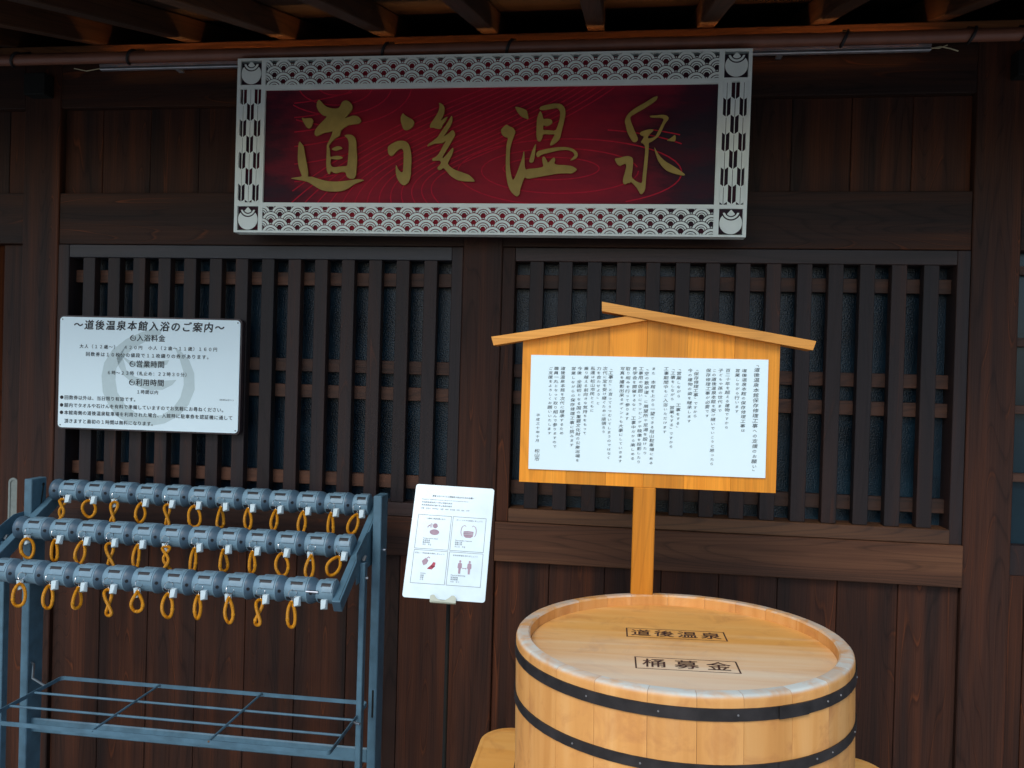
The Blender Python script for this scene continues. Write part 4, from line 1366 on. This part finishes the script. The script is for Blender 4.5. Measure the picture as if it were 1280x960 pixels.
BMat = Matrix.Translation((.1785, -.977, .47)) @ Matrix.Rotation(-.0194, 4, 'X') @ Matrix.Rotation(-.0206, 4, 'Y')
brl = thing('wooden_barrel', 'big round cypress donation barrel with two black iron bands and branded lid', 'barrel', mat=BMat)
RO, RI, HT = .3744, .342, .400
NST = 24
SJ = [random.uniform(-1.6, 1.6) for _ in range(24)]
for i in range(NST):
    a0, a1 = -90 + i * 15 + .05 + SJ[i], -90 + (i + 1) * 15 - .05 + SJ[(i + 1) % 24]
    prof = [(RI, 0), (RO, 0), (RO, HT - .011), (RO - .0016, HT - .0048), (RO - .0055, HT - .001), (RO - .010, HT), (RI + .004, HT), (RI, HT - .004)]
    V, F = [], []
    nseg = 4
    for k in range(nseg + 1):
        ed = 0.0004 if k in (0, nseg) else 0
        a = R(a0 + (a1 - a0) * k / nseg)
        V += [((r - (ed if r > RI + .01 else -ed)) * math.cos(a), (r - (ed if r > RI + .01 else -ed)) * math.sin(a), z) for r, z in prof]
    m_ = len(prof)
    for k in range(nseg):
        for j in range(m_):
            j2 = (j + 1) % m_
            F.append((k * m_ + j, (k + 1) * m_ + j, (k + 1) * m_ + j2, k * m_ + j2))
    F.append(tuple(range(m_)))
    F.append(tuple(nseg * m_ + j for j in range(m_ - 1, -1, -1)))
    sm_ = MB().add(V, [tuple(reversed(f)) for f in F])
    part('stave', sm_, M_STAVE, brl, angle=40)
LZ = HT - .027
lid = MB()
# lid of boards laid left to right
bz = [-.3425, -.205, -.07, .07, .205, .3425]
circ = [(RI - .0005) * math.cos(2 * math.pi * k / 96) for k in range(96)], [(RI - .0005) * math.sin(2 * math.pi * k / 96) for k in range(96)]
cp = list(zip(*circ))
P = cp
m2 = MB()
mm_ = MB().prism(P, 0, .022)
m2.add([(x, z, LZ - y) for x, y, z in mm_.v], [tuple(f) for f in mm_.f])
part('lid', m2, M_LID, brl)


def hoop(z0, z1, name='iron_hoop'):
    h = MB()
    n = 72
    V, F = [], []
    for k in range(n):
        a = 2 * math.pi * k / n
        wob = .0006 * math.sin(3 * a + z0 * 40)
        for r, z in ((RO + .0004, z0), (RO + .0030, z0 + .0006), (RO + .0030, z1 - .0006), (RO + .0004, z1)):
            V.append(((r + wob) * math.cos(a), (r + wob) * math.sin(a), z + .0008 * math.sin(2 * a)))
    for k in range(n):
        k2 = (k + 1) % n
        for j in range(3):
            F.append((k * 4 + j, k2 * 4 + j, k2 * 4 + j + 1, k * 4 + j + 1))
    h.add(V, F)
    # lapped end of the band
    lap = MB()
    V, F = [], []
    for k in range(8):
        a = R(-66 + k * 1.5)
        for r, z in ((RO + .003, z0), (RO + .0052, z0), (RO + .0052, z1), (RO + .003, z1)):
            V.append((r * math.cos(a), r * math.sin(a), z))
    for k in range(7):
        for j in range(4):
            j2 = (j + 1) % 4
            F.append((k * 4 + j, (k + 1) * 4 + j, (k + 1) * 4 + j2, k * 4 + j2))
    F += [(3, 2, 1, 0), (28, 29, 30, 31)]
    h.add(V, F)
    o = part(name, h, M_HOOP, brl)
    for adeg in (-140, -118, -96, -77, -64.5, -57, -38, -15, 160):
        a = R(adeg + (z0 * 50))
        p = Vector(((RO + .0028) * math.cos(a), (RO + .0028) * math.sin(a), (z0 + z1) / 2))
        rv = MB().cyl(p, p + Vector((math.cos(a), math.sin(a), 0)) * .0018, .0022, .0014, 8)
        part('rivet', rv, M_RIVET, o)



hoop(HT - .0460, HT - .0225)
hoop(HT - .146, HT - .125)
hoop(.06, .082)
def brand(cu, cv, w, h, text, ax, size, sy, off):
    y = LZ + .0006
    t1, t2 = .0016, .0034
    bn = MB()
    for a, b_, c_, d_ in ((cu - w, cu + w, cv + h - t1, cv + h), (cu - w, cu + w, cv - h, cv - h + t1), (cu - w, cu - w + t2, cv - h + t1, cv + h - t1), (cu + w - t2, cu + w, cv - h + t1, cv + h - t1)):
        bn.box(a, b_, c_, d_, y - .0005, y, 0)
    part('branded_border', bn, M_BURN, brl, smooth=False)
    for i, ch in enumerate(text):
        q = MB()
        put(q, ch, cu - w + ax + 2 * (w - ax) * (i + .5) / len(text), cv, size, size * sy, y, off, .06, random.uniform(-.03, .03), 'XY')
        part('branded_character', q, M_BURN, brl, smooth=False)


brand(.0005, .080, .118, .035, '道後温泉', .008, .050, 1.02, .012)
brand(.006, -.133, .109, .0365, '桶募金', .008, .054, 1.02, .006)

# ================================================================== UMBRELLA LOCK RACK
rack = thing('umbrella_lock_rack', 'grey blue steel umbrella rack with three sloping rows of numbered locks', 'umbrella rack', (-1.41, -.22, FZ))
OX, OY = 1.41, .22
def rb(name, x0, x1, y0, y1, z0, z1, c=.002, mat=M_RACK, **k):
    return part(name, MB().box(x0 + OX, x1 + OX, y0 + OY, y1 + OY, z0 - FZ, z1 - FZ, c), mat, rack, **k)


SX0, SX1 = -2.000, -.7875
for x0, x1 in ((-2.072, -2.042), (-.783, -.754)):
    p = rb('post', x0, x1, -.255, -.18, FZ, 1.037, .0025)
    inner = x1 if x0 < -1 else x0
    sgn = 1 if x0 < -1 else -1
sl_ = MB()
sl_.tube([(-2.0417 + OX, -.197 + OY, 1.232), (-2.0417 + OX, -.215 + OY, 1.12)], .0026, 6).cyl((-2.0428 + OX, -.197 + OY, 1.232), (-2.0412 + OX, -.197 + OY, 1.232), .006)
part('keyhole_slot', sl_, M_BLACKM, rack)
sl2 = MB().prism(stadium(.0033, .047, 8, -.767 + OX, .335 + .22), -.2556 + OY, -.254 + OY)
part('slot', sl2, M_BLACKM, rack)
# sloping arms
dz, dy = 1.013 - .777, -.32
th = math.atan2(dz, -dy)
th = R(30.5)
for xa in (-2.0265, -.803):
    am = MB().box(-.0135, .0135, -.513, -.02, -.043, 0, .0015)
    o = part('arm', am, M_RACK, rack, (xa + OX, -.10 + OY, (1.020 if xa > -1 else 1.008) - FZ))
    o.rotation_euler = (th, 0, 0)
    part('arm_end_cap', MB().box(-.0115, .0115, -.5136, -.5132, -.040, -.003, 0), M_COLLAR, o)
    if xa < -1:
        part('arm_bolt', MB().cyl((.0133, -.24, -.022), (.0150, -.24, -.022), .006), M_SLOT, o)
    else:
        part('arm_seam', MB().box(.0070, .0084, -.505, -.03, -.0005, .0003, 0), M_SLOT, o)
# front struts with their bracket plates
for xa, s_ in ((-2.062, 1), (-.781, -1)):
    rb('front_leg', xa - .009, xa + .009, -.362, -.334, FZ, .835)
    pl_ = MB()
    P = [(-.388, .770), (-.396, .872), (-.300, .918), (-.255, .920), (-.222, .890), (-.222, .800), (-.300, .800), (-.345, .770)]
    base = MB().prism([(a, b_) for a, b_ in P], 0, .0025)
    base.v = [(y, x, z) for x, y, z in base.v]
    base.f = [tuple(reversed(f)) for f in base.f]
    pl_.add([(x + xa - .0118 + OX, y + OY, z - FZ) for x, y, z in base.v], base.f)
    part('bracket_plate', pl_, M_RACK, rack)
    for yv, z in ((-.348, .784 - FZ),):
        part('bolt', MB().cyl((xa - .001 + OX, -.348 + OY, .842 - FZ), (xa + .006 + OX, -.348 + OY, .856 - FZ), .007, .004, 8), M_BOLT, rack)
        part('bolt', MB().cyl((xa + .008 + OX, yv + OY, z), (xa + .017 + OX, yv + OY, z), .0065, .005, 10), M_BOLT, rack)
    if s_ < 0:
        part('bolt', MB().cyl((-.754 + OX, -.222 + OY, 1.07), (-.745 + OX, -.222 + OY, 1.07), .0065, .005, 10), M_BOLT, rack)
# umbrella guide frame
GZ = .335 + .22
gf = MB()
gx0, gx1, gy0, gy1 = -1.912 + OX, -.785 + OX, -.612 + OY, -.252 + OY
rr = .014
path = []
for cx_, cy_, a0 in ((gx1 - rr, gy1 - rr, 0), (gx0 + rr, gy1 - rr, 90), (gx0 + rr, gy0 + rr, 180), (gx1 - rr, gy0 + rr, 270)):
    for k in range(7):
        a = R(a0 + 15 * k)
        path.append((cx_ + rr * math.cos(a), cy_ + rr * math.sin(a)))
V, F = [], []
npth = len(path)
cxm, cym = (gx0 + gx1) / 2, (gy0 + gy1) / 2
for (x, y) in path:
    nx = -1 if x > cxm else 1
    ny = -1 if y > cym else 1
    for q in ((0, -.0065), (0, .0065), (1, .0065), (1, -.0065)):
        V.append((x + nx * .003 * q[0], y + ny * .003 * q[0], GZ + q[1]))
for k in range(npth):
    k2 = (k + 1) % npth
    for j in range(4):
        j2 = (j + 1) % 4
        F.append((k * 4 + j, k * 4 + j2, k2 * 4 + j2, k2 * 4 + j))
gf.add(V, [tuple(reversed(f)) for f in F])
part('guide_frame', gf, M_RACK, rack)
for yv in (-.386, -.495):
    part('guide_rod', MB().cyl((gx0 + .002, yv + OY, GZ), (gx1 - .002, yv + OY, GZ), .0038, n=10), M_RACK, rack)
for xv in (-1.536, -1.160):
    part('cross_rod', MB().cyl((xv + OX, -.252 + OY, GZ + .004), (xv + OX, -.611 + OY, GZ + .004), .0036, n=10), M_RACK, rack)
for xv in (-1.536, -1.160):
    for yv in (-.254, -.386, -.495, -.610):
        w = MB().lathe([(-.004, 0), (-.003, .003), (0, .0044), (.003, .003), (.004, 0)], 'X', 8)
        part('weld', w, M_RUST if yv in (-.254,) or xv > -1.2 and yv < -.6 else M_RACK, rack, (xv + OX, yv + OY, GZ + .003))
part('hook_pin', MB().tube([(-2.046 + OX, -.235 + OY, .595), (-2.03 + OX, -.24 + OY, .59), (-1.985 + OX, -.30 + OY, .565), (-1.912 + OX, -.33 + OY, GZ)], .004, 8), M_BOLT, rack)
part('hook_pin', MB().tube([(-.787 + OX, -.40 + OY, GZ), (-.76 + OX, -.41 + OY, GZ)], .004, 8), M_BOLT, rack)
rb('back_plate', -2.046, -.787, -.232, -.222, .120, .171, .004)
rb('bottom_tray', -2.028, -.812, -.56, -.36, FZ + .01, FZ + .035, .004)

# lock rows
ROWS = [(-.18, .992), (-.35, .885), (-.50, .777)]
H0 = -1.995
PT = .1


def arc_patch(x0, x1, a0, a1, r, r_in, n=6):
    V, F = [], []
    for k in range(n + 1):
        a = R(a0 + (a1 - a0) * k / n)
        c_, s_ = -math.cos(a), math.sin(a)
        V += [(x0, r * c_, r * s_), (x1, r * c_, r * s_), (x1, r_in * c_, r_in * s_), (x0, r_in * c_, r_in * s_)]
    for k in range(n):
        for j in range(4):
            j2 = (j + 1) % 4
            F.append((k * 4 + j, k * 4 + j2, (k + 1) * 4 + j2, (k + 1) * 4 + j))
    F += [(0, 3, 2, 1), (n * 4, n * 4 + 1, n * 4 + 2, n * 4 + 3)]
    return V, F


body = MB()
body.lathe([(.020, 0), (.022, .0300), (.0255, .0345), (.0275, .0355), (.092, .0355), (.0935, .0370)], 'X', 30)
V, F = arc_patch(.048, .0915, 12, 118, .0398, .034, 8)
body.add(V, F)
body.lathe([(.0925, .034), (.0928, .0396), (.0945, .0402), (.0980, .0402), (.0985, .0385)], 'X', 30)
me_body = body.mesh('lock_body', M_LOCK)
bs = MB()
bs.lathe([(.020, 0), (.022, .0300), (.0255, .0345), (.0275, .0355), (.0745, .0355), (.078, .0345), (.0795, .032), (.0795, 0)], 'X', 30)
V, F = arc_patch(.044, .0760, 12, 118, .0390, .034, 8)
bs.add(V, F)
me_body_end = bs.mesh('end_lock_body', M_LOCK)
V, F = arc_patch(.040, .070, 36, 52, .0396, .036, 3)
me_slot_end = MB().add(V, F).mesh('key_slot_end', M_SLOT, smooth=False)
col = MB()
col.lathe([(-.0013, .0388), (-.0010, .0402), (.0015, .0403), (.0040, .0397), (.0100, .0375), (.0170, .0340), (.0225, .0312), (.0245, .0300)], 'X', 30)
me_col = col.mesh('collar', M_COLLAR)
slot = MB()
V, F = arc_patch(.044, .082, 36, 52, .0402, .036, 3)
slot.add(V, F)
me_slot = slot.mesh('key_slot', M_SLOT, smooth=False)
lip = MB()
V, F = arc_patch(.040, .086, 50, 55, .0412, .036, 2)
lip.add(V, F)
me_lip = lip.mesh('slot_lip', M_LOCK, smooth=False)
plate = MB()
V, F = arc_patch(.056, .080, 72, 86, .0403, .036, 3)
plate.add(V, F)
me_plate = plate.mesh('number_plate', M_PLATE, smooth=False)
under = MB()
V, F = arc_patch(.030, .052, -48, -24, .0362, .030, 3)
under.add(V, F)
me_under = under.mesh('lower_opening', M_SLOT, smooth=False)
hole = MB()
hole.cyl((.0085, -.0350, .002), (.0115, -.0384, .002), .0050, .0050, 10)
me_hole = hole.mesh('screw_hole', M_SLOT, smooth=False)
seam = MB().box(-.008, .001, -.0409, -.039, -.0035, -.0025, 0)
skirt = MB()
V, F = arc_patch(.064, .092, -50, -12, .0372, .030, 4)
skirt.add(V, F)
me_skirt = skirt.mesh('lower_skirt', M_LOCK)
for ri, (ry, rz) in enumerate(ROWS):
    part('row_tube', MB().cyl((H0 + OX - .005, 0, 0), (-.818 + OX, 0, 0), .026, n=20), M_LOCK, rack, (0, ry + OY, rz - FZ))
    first = part('end_collar', me_col, None, rack, (H0 + OX, ry + OY, rz - FZ))
    part('screw_hole', me_hole, None, first)
    part('collar_end', MB().lathe([(-.012, 0), (-.012, .033), (-.009, .0385), (-.0012, .0400)], 'X', 30), M_COLLAR, first)
    for i in range(12):
        x = H0 + i * PT + OX
        u = part('lock_unit', me_body if i < 11 else me_body_end, None, rack, (x, ry + OY, rz - FZ))
        if i < 11:
            c_ = part('collar', me_col, None, u, (PT, 0, 0))
            part_h = part('screw_hole', me_hole, None, u, (PT, 0, 0))
        part('key_slot', me_slot if i < 11 else me_slot_end, None, u)
        if i < 11:
            part('slot_lip', me_lip, None, u)
        part('number_plate', me_plate, None, u)
        part('lower_opening', me_under, None, u)
        if i < 11:
            part('lower_skirt', me_skirt, None, u)

# keys on orange coils
KINDS = {
    # kind: (length, width, twist, yaw, pointed)
    'round': (.062, .050, 0, 0, .15), 'open': (.072, .046, 0, 10, .35), 'oval': (.070, .036, 0, 20, .45), 'drop': (.076, .036, 0, 0, .9),
    'narrow': (.072, .022, 0, 25, .6), 'edge': (.068, .030, 0, 80, .5), 'eight': (.082, .030, 1, 10, .3), 'knot': (.086, .034, 2, 15, .3), 'tri': (.064, .050, 0, 0, 1.3)}


def coil_mesh(kind, seed):
    rnd = random.Random(seed)
    Ln, Wd, tw, yaw, pt = KINDS[kind]
    Ln *= rnd.uniform(.93, 1.07)
    Wd *= rnd.uniform(.9, 1.1)
    lean = rnd.uniform(-.10, .10)
    n = 150
    P = []
    w1, w2, w3 = rnd.uniform(-.0022, .0022), rnd.uniform(0, 6.28), rnd.uniform(-.0016, .0016)
    for k in range(n):
        t_ = 2 * math.pi * k / n
        v = (1 - math.cos(t_)) / 2
        s_ = math.sin(t_)
        wid = s_ * (v ** (pt * .5) if v > 0 else 0)
        if tw == 0:
            x = Wd / 2 * wid
            y = .0018 * math.sin(t_ * 2)
        elif tw == 1:
            x = Wd / 2 * math.sin(2 * t_) * .62 + 0
            y = .0062 * math.sin(t_)
        else:
            x = Wd / 2 * math.sin(3 * t_) * .55
            y = .0068 * math.sin(t_ * 1.0 + .3) + .002 * math.cos(2 * t_)
        if kind == 'tri':
            x += .006 * v * (1 if s_ > 0 else .3)
        z = -Ln * v
        x += lean * -z + w1 * math.sin(2 * t_ + w2) * v + w3 * math.sin(3 * t_) * v
        P.append(Vector((x, y, z)))
    rot = Matrix.Rotation(R(yaw * rnd.uniform(.6, 1.2)), 3, 'Z')
    P = [rot @ p for p in P]
    mb = MB()
    mb.tube(P, .0052, 7, closed=True, rfun=lambda i: .0048 + (.0008 if i % 2 else -.0006))
    # joint sleeve where the two ends are crimped
    kk = int(n * rnd.choice((.30, .68, .36)))
    return mb, P[kk], (P[(kk + 1) % n] - P[kk - 1]).normalized()


ring_mb = MB().tube([(.0125 * math.sin(2 * math.pi * k / 20), .002 * math.sin(4 * math.pi * k / 20), .0125 * math.cos(2 * math.pi * k / 20)) for k in range(20)], .0010, 5, closed=True)
me_ring = ring_mb.mesh('split_ring', M_STEEL)
link_mb = MB()
link_mb.tube([(0, 0, .006), (.002, -.001, .002), (-.001, 0, -.004), (.001, 0, -.009)], .0012, 5)
link_mb.tube([(.003 * math.sin(2 * math.pi * k / 10), 0, .003 * math.cos(2 * math.pi * k / 10) - .006) for k in range(10)], .0008, 5, closed=True)
me_link = link_mb.mesh('link', M_STEEL)
tab = MB()
tab.add([(-.009, .008, .012), (.010, .008, .012), (.012, .002, -.012), (-.008, .002, -.014),
         (-.008, -.004, .011), (.008, -.004, .011), (.007, -.0105, -.007), (-.006, -.0105, -.011)],
        [(0, 1, 2, 3)[::-1], (4, 7, 6, 5)[::-1], (0, 1, 5, 4), (1, 2, 6, 5), (2, 3, 7, 6), (3, 0, 4, 7)])
bmx = bmesh.new()
tmp = bpy.data.meshes.new('tmp')
tmp.from_pydata(tab.v, [], tab.f)
bmx.from_mesh(tmp)
bmesh.ops.recalc_face_normals(bmx, faces=bmx.faces[:])
bmesh.ops.bevel(bmx, geom=bmx.edges[:], offset=.0015, segments=2, affect='EDGES', profile=.6)
bmesh.ops.scale(bmx, vec=(1.05, .9, 1.25), verts=bmx.verts[:])
me_tab = bpy.data.meshes.new('key_tab')
bmx.to_mesh(me_tab)
me_tab.materials.append(M_TAB)
me_tab.shade_smooth()
me_tab.set_sharp_from_angle(angle=R(40))
stem = MB().box(-.003, .003, -.004, .02, .008, .018, .001)
KEYS = [['knot', 'round', 'eight', 'oval', 'eight', 'open', 'edge', 'drop', 'narrow', 'drop', 'narrow', 'oval'],
        ['round', 'narrow', 'oval', 'eight', 'narrow', 'knot', 'narrow', 'edge', 'narrow', 'open', 'drop', 'open'],
        ['open', 'open', 'oval', 'edge', 'eight', 'tri', 'oval', 'narrow', 'drop', 'eight', 'drop']]
KLEAN = {(0, 11): 24, (1, 11): 26, (0, 0): 4, (0, 4): -3}
TABLEFT = {(0, 2), (1, 0), (1, 5), (1, 10), (2, 1), (2, 5), (2, 8), (2, 0)}
ORD = ['first', 'second', 'third', 'fourth', 'fifth', 'sixth', 'seventh', 'eighth', 'ninth', 'tenth', 'eleventh', 'twelfth']
ROWN = ['top', 'middle', 'bottom']
LOOK = {'round': 'round orange coil loop', 'open': 'wide open orange coil loop', 'oval': 'oval orange coil loop', 'drop': 'teardrop orange coil loop',
        'narrow': 'narrow hanging orange coil loop', 'edge': 'orange coil loop seen edge on', 'eight': 'orange coil twisted into an eight',
        'knot': 'tangled twisted orange coil', 'tri': 'triangular orange coil loop'}
for ri, (ry, rz) in enumerate(ROWS):
    for i, kind in enumerate(KEYS[ri]):
        left_ = (ri, i) in TABLEFT
        x = H0 + i * PT + (.054 if i < 11 else .046)
        k = thing('lock_key', '%s on %s lock from the left, %s row' % (LOOK[kind], ORD[i], ROWN[ri]), 'key',
                  (x, ry - .042, rz - .030), group='keys on orange coils in the umbrella rack')
        mb, jp, jd = coil_mesh(kind, ri * 20 + i)
        c_ = part('coil_loop', mb, M_COIL, k, (.0, -.004, .004))
        c_.rotation_euler = (0, R(KLEAN.get((ri, i), 0)), 0)
        part('crimp', MB().cyl(jp - jd * .0035, jp + jd * .0035, .0058, n=8), M_COIL, c_)
        rg = part('split_ring', me_ring, None, k, (random.uniform(-.003, .003), -.002, .028))
        rg.rotation_euler = (R(-28), 0, R(random.choice((0, 15, 60, 75, 40))))
        part('link', me_link, None, k, (0, -.002, .012))
        tb = part('key_tab', me_tab, None, k, ((.016 if not left_ else -.006), -.001 if not left_ else .004, .006 if not left_ else -.001))
        tb.rotation_euler = (0, R(random.uniform(-4, 6)), R(random.uniform(-10, 10) + (0 if not left_ else 60)))
# the empty last lock of the bottom row
tt = part('key_tab', me_tab, None, rack, (H0 + 11 * PT + .052 + OX, -.50 - .036 + OY, .777 - .030 - FZ), label='white tab of the empty lock')
part('lock_bolt', MB().cyl((H0 + 11 * PT - .004 + OX, -.50 - .036 + OY, .777 + .006 - FZ), (H0 + 11 * PT + .034 + OX, -.50 - .036 + OY, .777 + .006 - FZ), .0045, n=10), M_STEEL, rack)
